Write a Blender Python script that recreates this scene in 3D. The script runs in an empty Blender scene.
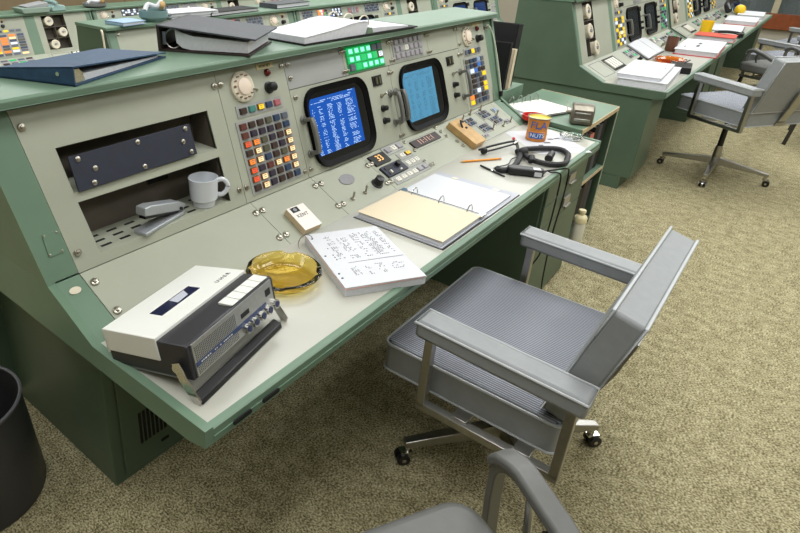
import bpy, bmesh, math, random
from mathutils import Matrix, Vector
random.seed(7)
PI = math.pi
scene = bpy.context.scene
COL = scene.collection

# ------------------------------------------------------------------ materials
def lin(c):
    c = c / 255.0
    return c / 12.92 if c <= 0.04045 else ((c + 0.055) / 1.055) ** 2.4
def rgb(r, g, b): return (lin(r), lin(g), lin(b), 1.0)
MATS = {}
def mat(name, col, rough=.5, metal=0., noise=0., scale=20., bump=0., emit=None, es=0., trans=0., ior=1.45, spec=.5, coat=0.):
    if name in MATS: return MATS[name]
    m = bpy.data.materials.new(name); m.use_nodes = True
    nt = m.node_tree; b = nt.nodes['Principled BSDF']
    c = rgb(*col)
    b.inputs['Base Color'].default_value = c
    b.inputs['Roughness'].default_value = rough
    b.inputs['Metallic'].default_value = metal
    b.inputs['IOR'].default_value = ior
    b.inputs['Transmission Weight'].default_value = trans
    b.inputs['Specular IOR Level'].default_value = spec
    b.inputs['Coat Weight'].default_value = coat
    if emit:
        b.inputs['Emission Color'].default_value = rgb(*emit); b.inputs['Emission Strength'].default_value = es
    tc = nt.nodes.new('ShaderNodeTexCoord')
    nz = nt.nodes.new('ShaderNodeTexNoise'); nz.inputs['Scale'].default_value = scale; nz.inputs['Detail'].default_value = 4
    nt.links.new(tc.outputs['Object'], nz.inputs['Vector'])
    if noise:
        rp = nt.nodes.new('ShaderNodeValToRGB')
        rp.color_ramp.elements[0].position = .3; rp.color_ramp.elements[1].position = .7
        rp.color_ramp.elements[0].color = [x * (1 - noise) for x in c[:3]] + [1]
        rp.color_ramp.elements[1].color = [min(1, x * (1 + noise)) for x in c[:3]] + [1]
        nt.links.new(nz.outputs['Fac'], rp.inputs['Fac']); nt.links.new(rp.outputs['Color'], b.inputs['Base Color'])
    if bump:
        bp = nt.nodes.new('ShaderNodeBump'); bp.inputs['Strength'].default_value = bump; bp.inputs['Distance'].default_value = .002
        nt.links.new(nz.outputs['Fac'], bp.inputs['Height']); nt.links.new(bp.outputs['Normal'], b.inputs['Normal'])
    MATS[name] = m
    return m

GREEN = mat('green_enamel', (104, 129, 108), .42, noise=.05, scale=6, bump=.05)
GREEND = mat('green_enamel_shaded', (80, 99, 81), .42, noise=.08, scale=4)  # darkened copy of the green enamel; shade is put into the colour
BEIGE = mat('beige_panel_paint', (163, 166, 149), .45, noise=.03, scale=8)
GREYP = mat('grey_panel_paint', (154, 156, 152), .45, noise=.03, scale=8)
LAMI = mat('desk_laminate', (179, 178, 167), .30, noise=.03, scale=5)
BLACK = mat('black_plastic', (22, 22, 24), .35)
BLACKM = mat('matte_black', (15, 15, 16), .7)
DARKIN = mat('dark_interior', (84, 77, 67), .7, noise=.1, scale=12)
NAVY = mat('navy_enamel', (38, 42, 56), .5, noise=.1, scale=30)
STEEL = mat('brushed_steel', (168, 166, 160), .32, 1., noise=.05, scale=60)
CHROME = mat('chrome', (205, 203, 198), .15, 1.)
SCREW = mat('screw_steel', (175, 170, 158), .3, 1.)
GREYBTN = mat('grey_key', (140, 140, 142), .4)
HANDLE = mat('cast_grey_handle', (122, 122, 118), .4, .6)
VINYL = mat('grey_vinyl', (140, 143, 144), .42, noise=.04, scale=40, bump=.15)
PIPING = mat('pale_piping', (178, 181, 182), .45)
PAPER = mat('white_paper', (206, 207, 211), .6, noise=.01, scale=10)
PAPERG = mat('paper_edges', (206, 207, 212), .7, noise=.06, scale=90)
CREAM = mat('cream_paper', (218, 203, 174), .6)
INK = mat('printed_ink', (96, 96, 104), .7)
INKD = mat('dark_ink', (30, 32, 40), .6)
WOOD = mat('pale_wood', (196, 158, 104), .5, noise=.15, scale=30)
RUBBER = mat('black_rubber', (28, 28, 30), .55)
WHITEC = mat('white_ceramic', (212, 216, 222), .18, coat=.3)
REDP = mat('red_plastic', (200, 32, 28), .3)
AMBER = mat('amber_glass', (255, 230, 130), .03, trans=1., ior=1.38)
CLEAR = mat('clear_glass', (245, 248, 248), .03, trans=1., ior=1.45)
IVORY = mat('ivory_plastic', (214, 205, 184), .3)
PALEROSE = mat('dial_centre', (226, 208, 190), .4)
TAN = mat('tan_edge_band', (196, 176, 140), .5, noise=.2, scale=30)
ORANGE = mat('orange_label', (206, 130, 52), .35, .2, noise=.15, scale=60)
BLUEL = mat('blue_label', (36, 96, 176), .4)
YELLOWP = mat('yellow_plastic', (238, 196, 30), .35)
SALMON = mat('salmon_card', (212, 128, 112), .6)
BROWNC = mat('brown_mug_glaze', (96, 58, 40), .3)
CHARC = mat('charcoal_cloth_board', (66, 69, 74), .6, noise=.1, scale=60)
BLUEB = mat('blue_cloth_board', (42, 70, 98), .6, noise=.15, scale=40)
DKBROWN = mat('dark_brown_spine', (52, 42, 38), .6, noise=.2, scale=30)
WALLT = mat('tan_wall_panel', (150, 132, 104), .7, noise=.08, scale=3)
LILAC = mat('grey_lilac_board', (176, 178, 186), .5)

def glow(name, col, s=1.0, base=None):
    return mat(name, base or tuple(int(c * .5) for c in col), .4, emit=col, es=s)
LIT = dict(o=glow('lit_orange', (250, 130, 40), .95), r=glow('lit_red_orange', (236, 80, 34), .8), c=glow('lit_cream', (250, 216, 160), .95),
           y=glow('lit_yellow', (250, 205, 20), .9), g=glow('lit_green', (30, 205, 110), .6), a=glow('lit_aqua', (150, 250, 215), .95),
           w=glow('lit_white', (220, 232, 250), .9), B=glow('lit_blue', (70, 130, 220), .45),
           d=mat('key_dark_brown', (66, 52, 48), .25), p=mat('key_dark_purple', (58, 52, 64), .25), b=mat('key_dark_blue', (54, 68, 92), .25),
           k=mat('key_dark_red', (98, 58, 52), .25), n=mat('key_dark_olive', (88, 86, 70), .25), s=mat('key_slate', (92, 98, 108), .3),
           m=mat('key_rose', (170, 96, 104), .3), G=mat('key_grey', (150, 146, 150), .35), W=mat('key_offwhite', (226, 222, 210), .35),
           t=mat('key_teal', (70, 128, 118), .3), l=mat('key_pale_blue', (150, 168, 196), .3))

# ------------------------------------------------------------------ mesh builder
class MB:
    def __init__(s, M=None):
        s.bm = bmesh.new(); s.M = M or Matrix(); s.mats = []; s.cur = 0
    def use(s, m):
        if m not in s.mats: s.mats.append(m)
        s.cur = s.mats.index(m); return s
    def v(s, p): return s.bm.verts.new(s.M @ Vector(p))
    def f(s, vs):
        try:
            f = s.bm.faces.new(vs); f.material_index = s.cur; return f
        except ValueError: return None
    def hexa(s, p):   # 8 points: bottom 4 ccw, top 4 ccw
        v = [s.v(q) for q in p]
        for i in ((3, 2, 1, 0), (4, 5, 6, 7), (0, 1, 5, 4), (1, 2, 6, 5), (2, 3, 7, 6), (3, 0, 4, 7)): s.f([v[k] for k in i])
        return s
    def box(s, x0, x1, y0, y1, z0, z1):
        return s.hexa([(x0, y0, z0), (x1, y0, z0), (x1, y1, z0), (x0, y1, z0), (x0, y0, z1), (x1, y0, z1), (x1, y1, z1), (x0, y1, z1)])
    def quad(s, *p): s.f([s.v(q) for q in p]); return s
    def prism(s, poly, a0, a1, axis='z', k0=0., k1=0.):
        """poly of 2-D points extruded between a0 and a1 along an axis (k shears the two ends along the first coordinate)"""
        def P(q, a, k):
            if axis == 'z': return (q[0], q[1], a)
            if axis == 'x': return (a + k * q[0], q[0], q[1])
            return (q[0], a, q[1])
        A = [s.v(P(q, a0, k0)) for q in poly]; B = [s.v(P(q, a1, k1)) for q in poly]
        n = len(poly)
        s.f(A[::-1]); s.f(B)
        for i in range(n): s.f([A[i], A[(i + 1) % n], B[(i + 1) % n], B[i]])
        return s
    def cyl(s, p, q, r0, r1=None, seg=16, cap=True):
        r1 = r0 if r1 is None else r1
        p = Vector(p); q = Vector(q); d = (q - p).normalized()
        a = d.orthogonal().normalized(); b = d.cross(a)
        A = []; B = []
        for i in range(seg):
            t = 2 * PI * i / seg; u = a * math.cos(t) + b * math.sin(t)
            A.append(s.v(p + u * r0)); B.append(s.v(q + u * r1))
        for i in range(seg): s.f([A[i], A[(i + 1) % seg], B[(i + 1) % seg], B[i]])
        if cap: s.f(A[::-1]); s.f(B)
        return s
    def tube(s, path, r, seg=8, closed=False, flat=1.0):
        P = [Vector(p) for p in path]; n = len(P); rings = []
        up = Vector((0, 0, 1))
        for i in range(n):
            if closed: d = P[(i + 1) % n] - P[i - 1]
            else: d = P[min(i + 1, n - 1)] - P[max(i - 1, 0)]
            d.normalize()
            a = d.cross(up)
            if a.length < .05: a = d.cross(Vector((1, 0, 0)))
            a.normalize(); b = a.cross(d)
            rr = r[i] if isinstance(r, (list, tuple)) else r
            rings.append([s.v(P[i] + a * math.cos(2 * PI * k / seg) * rr + b * math.sin(2 * PI * k / seg) * rr * flat) for k in range(seg)])
        for i in range(n if closed else n - 1):
            A = rings[i]; B = rings[(i + 1) % n]
            for k in range(seg): s.f([A[k], A[(k + 1) % seg], B[(k + 1) % seg], B[k]])
        if not closed: s.f(rings[0][::-1]); s.f(rings[-1])
        return s
    def strap(s, path, w, t, side):
        """rectangular section swept along a path; side = unit vector of the width"""
        P = [Vector(p) for p in path]; n = len(P); sd = Vector(side); R = []
        for i in range(n):
            d = (P[min(i + 1, n - 1)] - P[max(i - 1, 0)]).normalized(); b = sd.cross(d).normalized()
            R.append([s.v(P[i] + sd * (a * w / 2) + b * (c * t / 2)) for a, c in ((-1, -1), (1, -1), (1, 1), (-1, 1))])
        for i in range(n - 1):
            for k in range(4): s.f([R[i][k], R[i][(k + 1) % 4], R[i + 1][(k + 1) % 4], R[i + 1][k]])
        s.f(R[0][::-1]); s.f(R[-1]); return s
    def lathe(s, prof, c=(0, 0, 0), seg=32, axis=None):
        rings = []; c = Vector(c)
        for r, z in prof:
            if r < 1e-6: rings.append([s.v(c + Vector((0, 0, z)))])
            else: rings.append([s.v(c + Vector((r * math.cos(2 * PI * k / seg), r * math.sin(2 * PI * k / seg), z))) for k in range(seg)])
        for A, B in zip(rings, rings[1:]):
            for k in range(seg):
                k2 = (k + 1) % seg
                if len(A) == 1 and len(B) == 1: continue
                if len(A) == 1: s.f([A[0], B[k2], B[k]])
                elif len(B) == 1: s.f([A[k], A[k2], B[0]])
                else: s.f([A[k], A[k2], B[k2], B[k]])
        return s
    def ball(s, c, r, seg=14):
        pr = [(r * math.sin(PI * i / 8), -r * math.cos(PI * i / 8)) for i in range(9)]
        pr[0] = (0, -r); pr[-1] = (0, r)
        return s.lathe(pr, c, seg)
    def rrect(s, x0, x1, y0, y1, r, z0, z1, seg=5):
        return s.prism(rr_poly(x0, x1, y0, y1, r, seg), z0, z1)
    def build(s, name, m=None, parent=None, bev=0., seg=2, ang=35, M=None):
        me = bpy.data.meshes.new(name)
        bmesh.ops.recalc_face_normals(s.bm, faces=s.bm.faces[:])
        s.bm.to_mesh(me); s.bm.free()
        for x in (s.mats or [m]): me.materials.append(x)
        o = bpy.data.objects.new(name, me); COL.objects.link(o)
        if parent: o.parent = parent
        if M is not None: o.matrix_basis = M
        me.shade_smooth(); me.set_sharp_from_angle(angle=math.radians(ang))
        if bev:
            b = o.modifiers.new('bevel', 'BEVEL'); b.width = bev; b.segments = seg; b.limit_method = 'ANGLE'; b.angle_limit = math.radians(40)
            b.harden_normals = False
        return o
def rr_poly(x0, x1, y0, y1, r, seg=5):
    P = []
    for cx, cy, a in ((x1 - r, y1 - r, 0), (x0 + r, y1 - r, 90), (x0 + r, y0 + r, 180), (x1 - r, y0 + r, 270)):
        for i in range(seg + 1):
            t = math.radians(a + 90 * i / seg); P.append((cx + r * math.cos(t), cy + r * math.sin(t)))
    return P
def rr_ring(mb, o, i, z0, z1, zi=None):
    """rounded frame between an outer and inner rounded-rectangle outline of the same point count; the inner rim sits at zi"""
    zi = z1 if zi is None else zi; n = len(o)
    A = [mb.v((p[0], p[1], z0)) for p in o]; B = [mb.v((p[0], p[1], z1)) for p in o]
    Cc = [mb.v((p[0], p[1], zi)) for p in i]; Dd = [mb.v((p[0], p[1], z0)) for p in i]
    for k in range(n):
        j = (k + 1) % n
        mb.f([A[k], A[j], B[j], B[k]]); mb.f([B[k], B[j], Cc[j], Cc[k]]); mb.f([Cc[k], Cc[j], Dd[j], Dd[k]])
    return mb

def thing(name, label, cat, loc=(0, 0, 0), rz=0., group=None):
    o = bpy.data.objects.new(name, None); o.empty_display_size = .1; COL.objects.link(o)
    o.location = loc; o.rotation_euler = (0, 0, rz)
    o['label'] = label; o['category'] = cat
    if group: o['group'] = group
    return o
def tag(o, label, cat, group=None, loc=None, rz=None):
    o['label'] = label; o['category'] = cat
    if group: o['group'] = group
    if loc is not None: o.location = loc
    if rz is not None: o.rotation_euler = (0, 0, rz)
    return o
def struct(o):
    o['kind'] = 'structure'; return o
def copy_tree(o, parent=None):
    c = o.copy(); COL.objects.link(c)
    if parent: c.parent = parent
    for ch in list(o.children): copy_tree(ch, c)
    return c
def text(name, s, size, M, m, parent, ext=.0004, align='CENTER', sp=1.0):
    cu = bpy.data.curves.new(name, 'FONT'); cu.body = s; cu.size = size; cu.align_x = align; cu.align_y = 'CENTER'; cu.extrude = ext
    cu.space_character = sp; cu.resolution_u = 3
    tmp = bpy.data.objects.new(name, cu); COL.objects.link(tmp)
    dg = bpy.context.evaluated_depsgraph_get(); dg.update()
    me = bpy.data.meshes.new_from_object(tmp.evaluated_get(dg))
    bpy.data.objects.remove(tmp); bpy.data.curves.remove(cu)
    me.materials.clear(); me.materials.append(m)
    o = bpy.data.objects.new(name, me); COL.objects.link(o); o.parent = parent; o.matrix_basis = M
    return o
def frame(org, ex, ey, n):
    return Matrix(((ex[0], ey[0], n[0], org[0]), (ex[1], ey[1], n[1], org[1]), (ex[2], ey[2], n[2], org[2]), (0, 0, 0, 1)))
def T3(x, y, z): return Matrix.Translation((x, y, z))
def RZ(a): return Matrix.Rotation(a, 4, 'Z')

# the section every console shares: desk front at y=0, slope, instrument panel, top ledge
Dp = (.408, .74); Tp = (.595, .832); Qp = (.745, 1.256)
PH = .4498; SH = .2084
PAN = frame((0, Tp[0], Tp[1]), (1, 0, 0), (0, .3335, .9427), (0, -.9427, .3335))
SLP = frame((0, Dp[0], Dp[1]), (1, 0, 0), (0, .8973, .4415), (0, -.4415, .8973))
BTN = {}
def button(name, parent, F, x, y, w, h, key, t=.006, z=0.):
    k = (round(w, 4), round(h, 4), key, t)
    if k not in BTN:
        rim = LIT['g'] if key in 'ag' else (LIT[key] if key not in 'orcywB' else mat('key_rim_amber', (120, 84, 50), .35))
        mb = MB(); mb.use(rim); a, b = w * .42, h * .42
        mb.hexa([(-w / 2, -h / 2, 0), (w / 2, -h / 2, 0), (w / 2, h / 2, 0), (-w / 2, h / 2, 0), (-a, -b, t), (a, -b, t), (a, b, t), (-a, b, t)])
        mb.use(LIT[key]); c, d = w * (.33 if key in 'ag' else .38), h * (.3 if key in 'ag' else .36); mb.box(-c, c, -d, d, t * .6, t * 1.04)
        if w > .02 and key in 'ocywrW':
            mb.use(INK)
            for q, e in ((.18, .26), (-.12, .2)): mb.box(-w * e, w * e * .8, h * (q - .05), h * (q + .05), t * 1.04, t * 1.07)
        bm = mb.bm; me = bpy.data.meshes.new(name); bmesh.ops.recalc_face_normals(bm, faces=bm.faces[:])
        bm.to_mesh(me); bm.free(); [me.materials.append(q) for q in mb.mats]; BTN[k] = me
    o = bpy.data.objects.new(name, BTN[k]); COL.objects.link(o); o.parent = parent; o.matrix_basis = F @ T3(x, y, z)
    return o
# ------------------------------------------------------------------ console pieces
def xr(L, k, y): return L + k * y
def plate(root, name, x0, x1, v0, v1, m, F=PAN, t=.012, w=0., gap=.0012):
    mb = MB(F); mb.use(m); mb.box(x0 + gap, x1 - gap, v0 + gap, v1 - gap, w - t, w)
    return mb.build(name, parent=root)
def screws(root, pts, F=PAN, r=.007, h=.012, name='panel_screws'):
    name = name.rstrip('s'); k = (name, r, h)
    if k not in BTN:
        mb = MB(); mb.use(SCREW); mb.lathe([(r * 1.5, -.001), (r * 1.5, h * .4), (r * 1.25, h * .55), (r * .8, h * .6), (r * .75, h), (r * .4, h * 1.05), (0, h * 1.05)], seg=12)
        o = mb.build(name, parent=root); BTN[k] = o.data; bpy.data.objects.remove(o)
    for x, v in pts:
        o = bpy.data.objects.new(name, BTN[k]); COL.objects.link(o); o.parent = root; o.matrix_basis = F @ T3(x, v, 0)
def grid(root, F, x0, x1, v0, v1, keys, hi, frame_mat=GREYP, name='key_grid', fill=.76, base_lip=.006):
    rows = keys.split(); nr = len(rows); nc = len(rows[0]); w = (x1 - x0) / nc; h = (v1 - v0) / nr
    mb = MB(F); mb.use(frame_mat); mb.box(x0 - base_lip, x1 + base_lip, v0 - base_lip, v1 + base_lip, -.001, .003)
    if hi:
        o = mb.build(name, parent=root)
        for r, row in enumerate(rows):
            for c, kk in enumerate(row): button('push_button', o, F, x0 + (c + .5) * w, v1 - (r + .5) * h, w * fill, h * fill, kk, .007, .003)
    else:
        for r, row in enumerate(rows):
            for c, kk in enumerate(row):
                x = x0 + (c + .5) * w; y = v1 - (r + .5) * h; a = w * fill / 2; b = h * fill / 2
                mb.use(LIT[kk]); mb.box(x - a, x + a, y - b, y + b, .003, .009)
        o = mb.build(name, parent=root)
    return o
def dial(root, x, v, r, hi):
    mb = MB(PAN @ T3(x, v, 0)); mb.use(IVORY); mb.lathe([(r, 0), (r, .008), (r * .9, .012), (0, .012)], seg=36)
    o = mb.build('telephone_dial', parent=root)
    mb = MB(PAN @ T3(x, v, 0)); mb.use(PALEROSE); mb.lathe([(r * .56, .012), (r * .54, .018), (r * .3, .021), (0, .0215)], seg=28)
    mb.build('dial_centre', parent=o)
    mb = MB(PAN @ T3(x, v, 0)); mb.use(mat('dial_hole_shade', (120, 96, 78), .4))
    for i in range(10):
        a = math.radians(60 + 29 * i); mb.cyl((r * .78 * math.cos(a), r * .78 * math.sin(a), .012), (r * .78 * math.cos(a), r * .72 * math.sin(a), .0128), r * .13, seg=10)
    mb.build('finger_holes', parent=o)
    mb = MB(PAN @ T3(x, v, 0)); mb.use(CHROME); mb.strap([(r * .75, -r * .3, .013), (r * 1.1, -r * .42, .016), (r * 1.12, -r * .5, .005)], .006, .003, (0, 1, 0))
    mb.build('finger_stop', parent=o)
def knob(root, F, x, v, r=.014, h=.028, m=BLACK, name='knob'):
    mb = MB(F @ T3(x, v, 0)); mb.use(m); mb.lathe([(r * 1.25, 0), (r * 1.25, .005), (r, .007), (r * .92, h), (r * .6, h + .002), (0, h + .002)], seg=18)
    return mb.build(name, parent=root)
def toggle(root, F, x, v, name='toggle_switch'):
    mb = MB(F @ T3(x, v, 0)); mb.use(SCREW); mb.cyl((0, 0, 0), (0, 0, .008), .009, .008, 10); mb.cyl((0, 0, .008), (.002, .009, .03), .0035, .005, 8)
    return mb.build(name, parent=root)
def phone_pad(root, x0, x1, row, keys, hi, gx=None):
    plate(root, 'keypad_panel', x0, x1, 0, PH, BEIGE)
    dial(root, x0 + .104, .379, .051, hi)
    mb = MB(PAN); mb.use(mat('label_plate_tan', (196, 184, 140), .4)); mb.box(x0 + .19, x0 + .272, .422, .441, 0, .003)
    o = mb.build('label_plate', parent=root)
    if hi: text('label_text', 'MON SET', .0135, PAN @ T3(x0 + .231, .4315, .0034), INKD, o)
    mb = MB(PAN @ T3(x0 + .236, .408, 0)); mb.use(mat('jewel_dark_red', (92, 26, 24), .15)); mb.lathe([(.013, 0), (.013, .006), (.009, .013), (0, .016)], seg=16); mb.build('jewel_lamp', parent=root)
    knob(root, PAN, x0 + .23, .357, .017, .03)
    g0, g1 = gx or (x0 + .042, x0 + .29)
    grid(root, PAN, g0 + .018, g1 - .02, .286, .315, row, hi, name='lamp_row')
    grid(root, PAN, g0, g1, .024, .265, keys, hi, name='button_panel')
def crt(root, x0, x1, bx, sc, lit, hi, handles=(), kx=None, seed=1):
    """lower monitor panel; bx = bezel box (x0,x1,v0,v1), sc = lit picture box on the tube"""
    plate(root, 'monitor_panel', x0, x1, 0, .331, BEIGE)
    mb = MB(PAN); mb.use(mat('bezel_black', (6, 6, 7), .5, spec=.12))
    a, b, c, d = bx
    rr_ring(mb, rr_poly(a, b, c, d, .075, 7), rr_poly(a + .022, b - .022, c + .022, d - .022, .06, 7), 0, .016, .006)
    o = mb.build('monitor_bezel', parent=root, ang=30)
    mb = MB(PAN); mb.use(mat('tube_glass', (16, 18, 20), .12)); mb.prism(rr_poly(a + .02, b - .02, c + .02, d - .02, .06, 7), .0005, .004); mb.build('tube_face', parent=o)
    a, b, c, d = sc
    mb = MB(PAN); mb.use(lit); mb.box(a, b, c, d, .003, .0055); pic = mb.build('lit_picture', parent=o)
    if hi:
        rnd = random.Random(seed); mb = MB(PAN); mb.use(mat('screen_glyphs', (200, 220, 240), .5, emit=(150, 196, 240), es=.5) if seed == 1 else mat('screen_glyphs_dark', (50, 84, 110), .5, emit=(40, 84, 116), es=.25))
        n = 40; hgt = (d - c) / n
        cols = [(.03, .1), (.16, .26), (.34, .47), (.55, .66), (.74, .93)]
        for r in range(n):
            v = d - (r + .5) * hgt
            if r in (1, 5, 17): continue
            segs = cols if r > 2 else [(.2, .75), (.82, .95)]
            if r in (3, 4): segs = [(.03, .35), (.45, .9)]
            for s0, s1 in segs:
                if rnd.random() < .16: continue
                x = a + (b - a) * (s0 + .02 * rnd.random()); e = a + (b - a) * (s1 - .05 * rnd.random())
                while x < e:
                    w = rnd.choice((.0018, .003, .003, .0045))
                    if rnd.random() < .78: mb.box(x, x + w, v - hgt * .2, v + hgt * .2, .0055, .0058)
                    x += w + .0016
        mb.build('screen_text', parent=pic)
    for hx in handles:
        mb = MB(PAN); mb.use(HANDLE); P = [(hx, .212, 0), (hx, .212, .03)] + [(hx, .212 - .125 * i / 8, .044 + .004 * math.sin(PI * i / 8)) for i in range(9)] + [(hx, .087, .03), (hx, .087, 0)]
        mb.strap(P, .02, .014, (1, 0, 0)); mb.cyl((hx, .214, 0), (hx, .214, .008), .017, seg=14); mb.cyl((hx, .085, 0), (hx, .085, .008), .017, seg=14)
        mb.build('pull_handle', parent=root, bev=.003)
    kx = kx or (x1 - .11)
    mb = MB(PAN); mb.use(BLACK); mb.box(kx - .032, kx + .032, .26, .303, 0, .006); w = mb.build('rocker_switch', parent=root)
    mb = MB(PAN); mb.use(LIT['n']); mb.box(kx - .018, kx - .006, .267, .296, .006, .012); mb.box(kx + .006, kx + .018, .267, .296, .006, .012); mb.build('rocker', parent=w)
    toggle(root, PAN, kx + .012, .214); knob(root, PAN, kx + .006, .16, .012, .024); knob(root, PAN, kx + .002, .107, .012, .024)
def canister_panel(root, x0, x1, s0, s1, pts):
    mb = MB(PAN); mb.use(BEIGE)
    mb.box(x0, s0, 0, PH, -.012, 0); mb.box(s1, x1, 0, PH, -.012, 0); mb.box(s0, s1, 0, .035, -.012, 0); mb.box(s0, s1, .435, PH, -.012, 0)
    o = mb.build('canister_panel', parent=root)
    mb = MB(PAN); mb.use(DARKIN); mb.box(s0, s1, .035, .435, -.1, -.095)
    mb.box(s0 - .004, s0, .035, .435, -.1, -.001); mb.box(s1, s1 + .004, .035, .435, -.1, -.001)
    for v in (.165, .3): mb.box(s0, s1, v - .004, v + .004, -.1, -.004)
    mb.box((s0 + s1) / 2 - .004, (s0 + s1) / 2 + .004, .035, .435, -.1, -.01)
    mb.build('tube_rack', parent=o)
    for x, v in pts:
        mb = MB(PAN @ T3(x, v, 0)); mb.use(IVORY); mb.lathe([(.05, -.09), (.05, .012), (.055, .014), (.055, .022), (.05, .026), (.03, .026), (.028, .02), (0, .02)], seg=24)
        c = mb.build('message_canister', parent=o)
        mb = MB(PAN @ T3(x, v, .02)); mb.use(GREYBTN); mb.cyl((0, 0, 0), (0, 0, .012), .012, seg=10); mb.box(-.022, .022, -.004, .004, .004, .01); mb.build('canister_knob', parent=c)
def strip(root, x0, x1, kind, hi):
    plate(root, 'upper_panel', x0, x1, .331, PH, GREYP if kind == 'blank' else BEIGE)
    if kind == 'green': grid(root, PAN, x0 + .025, x1 - .068, .341, .437, 'aaaass aagagw sgaaaa', hi, frame_mat=mat('green_light_bleed', (20, 90, 50), .4, emit=(20, 150, 70), es=.3) if hi else GREYP, name='lamp_block', fill=.9)  # the green block's frame is no lamp; light bleed painted as weak emission
    if kind == 'grey': grid(root, PAN, x0 + .025, x1 - .058, .345, .437, 'GGGGGG GGWGGG GGGGGG', hi, name='key_block')
    if kind == 'dark': grid(root, PAN, x0 + .04, x1 - .04, .35, .43, 'sbsbsb bsbsbs sbsbsb', hi, name='key_block')
    if kind == 'orange': grid(root, PAN, x0 + .04, x1 - .04, .35, .43, 'ocwrdd oowrgd cGrdgG', hi, name='lamp_block')
    if kind == 'white': grid(root, PAN, x0 + .04, x1 - .04, .35, .43, 'wswdws swwswd wdswsw', hi, frame_mat=BLACKM, name='lamp_block')
    if kind == 'lamps': grid(root, PAN, x0 + .04, x1 - .04, .36, .42, 'gGwGcG GcGwGG', hi, name='lamp_block')
    if kind == 'rose': grid(root, PAN, x0 + .08, x1 - .08, .36, .42, 'mGGm mGGm', hi, name='lamp_block')
def slope_plates(root, x0, x1, dx=.34):
    n = max(1, round((x1 - x0) / dx)); w = (x1 - x0) / n
    for i in range(n): plate(root, 'slope_panel', x0 + i * w, x0 + (i + 1) * w, 0, SH, BEIGE, SLP)

def console_body(root, L, k=0., tl=.09, tr=.1, side=None, lean=0., dep=1.0):
    S = [(-.004, .700), (-.004, .746), (.404, .746), (.588, .8365), (.736, 1.262), (dep, 1.262), (dep, .90), (1.28, .80), (1.28, .685), (.05, .685)]
    R = lambda y: xr(L, k, y)
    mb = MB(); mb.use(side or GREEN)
    if not lean: mb.prism(S, 0, .022, 'x')
    else:      # the upper part of this end leans slightly outwards
        mb.prism([(-.004, .700), (-.004, .746), (.404, .746), (.588, .8365), (1.28, .8365), (1.28, .685), (.05, .685)], 0, .022, 'x')
        U = [(.588, .8365), (.736, 1.262), (dep, 1.262), (dep, .8365)]
        A = [mb.v((lean * max(0, q[1] - .8365), *q)) for q in U]; B = [mb.v((.022 + lean * max(0, q[1] - .8365), *q)) for q in U]
        mb.f(A); mb.f(B[::-1]); [mb.f([A[i], A[(i + 1) % 4], B[(i + 1) % 4], B[i]]) for i in range(4)]
    mb.build('side_panel', parent=root, bev=.003 if not lean else 0)
    mb = MB(); mb.use(GREEN); mb.prism(S, L - .022, L, 'x', k, k); mb.build('side_panel', parent=root, bev=.003)
    for nm, x0, x1 in (('left', .022, tl), ('right', None, None)):
        mb = MB(); mb.use(GREEN)
        n1 = [(Dp[0], Dp[1] - .01), Dp, Tp, (Tp[0] + .012, Tp[1] - .012)]; n2 = [(Tp[0] + .014, Tp[1] - .004), Tp, Qp, (Qp[0] + .014, Qp[1] - .005)]
        if nm == 'left' and lean:
            mb.prism(n1, x0, x1, 'x'); d_ = lean * .424; mb.M = PAN; mb.prism([(x0, .003), (x1, .003), (x1 + d_, PH), (x0 + d_, PH)], -.012, .0015)
        elif nm == 'left': mb.prism(n1, x0, x1, 'x'); mb.prism(n2, x0, x1, 'x')
        else: mb.prism(n1, L - tr, L - .022, 'x', k, k); mb.prism(n2, L - tr, L - .022, 'x', k, k)
        mb.build('corner_trim', parent=root, bev=.0015)
    mb = MB(); mb.use(LAMI); mb.prism([(.022, .016), (R(.016) - .024, .016), (R(.41) - .024, .412), (.022, .412)], .716, .7402); mb.build('worktop', parent=root)
    mb = MB(); mb.use(GREEN); mb.prism([(-.004, .700), (-.004, .738), (.004, .7435), (.015, .7435), (.015, .700)], .0222, L - .0222, 'x', 0, 0)
    mb.box(.022, L - .024, -.0065, -.004, .716, .72)
    mb.build('front_edging', parent=root)
    mb = MB(); mb.use(GREEN); mb.prism([(.015, .02), (R(.015) - .022, .02), (R(1.26) - .022, 1.26), (.022, 1.26)], .686, .7155); mb.build('underside', parent=root)
    mb = MB(); mb.use(GREEN); mb.prism([(.70, 1.2632), (.712, 1.2632), (.712, 1.281), (.719, 1.287), (dep + .004, 1.287), (dep + .004, 1.2632)], lean * .43 - .006, L + .006, 'x', 0, k); mb.build('top_ledge', parent=root, bev=.002)
    mb = MB(); mb.use(GREEND); mb.prism([(.022, 1.26), (R(1.26) - .022, 1.26), (R(1.27) - .022, 1.27), (.022, 1.27)], .02, .79); mb.prism([(dep - .02, 1.262), (dep - .005, 1.262), (dep - .005, .905), (1.27, .80), (1.26, .79), (dep - .02, .89)], .022, L - .03, 'x', 0, k); mb.build('rear_panel', parent=root)
def dark_cover(root, L, k=0):
    """steel chassis behind the front panels"""
    return
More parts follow.
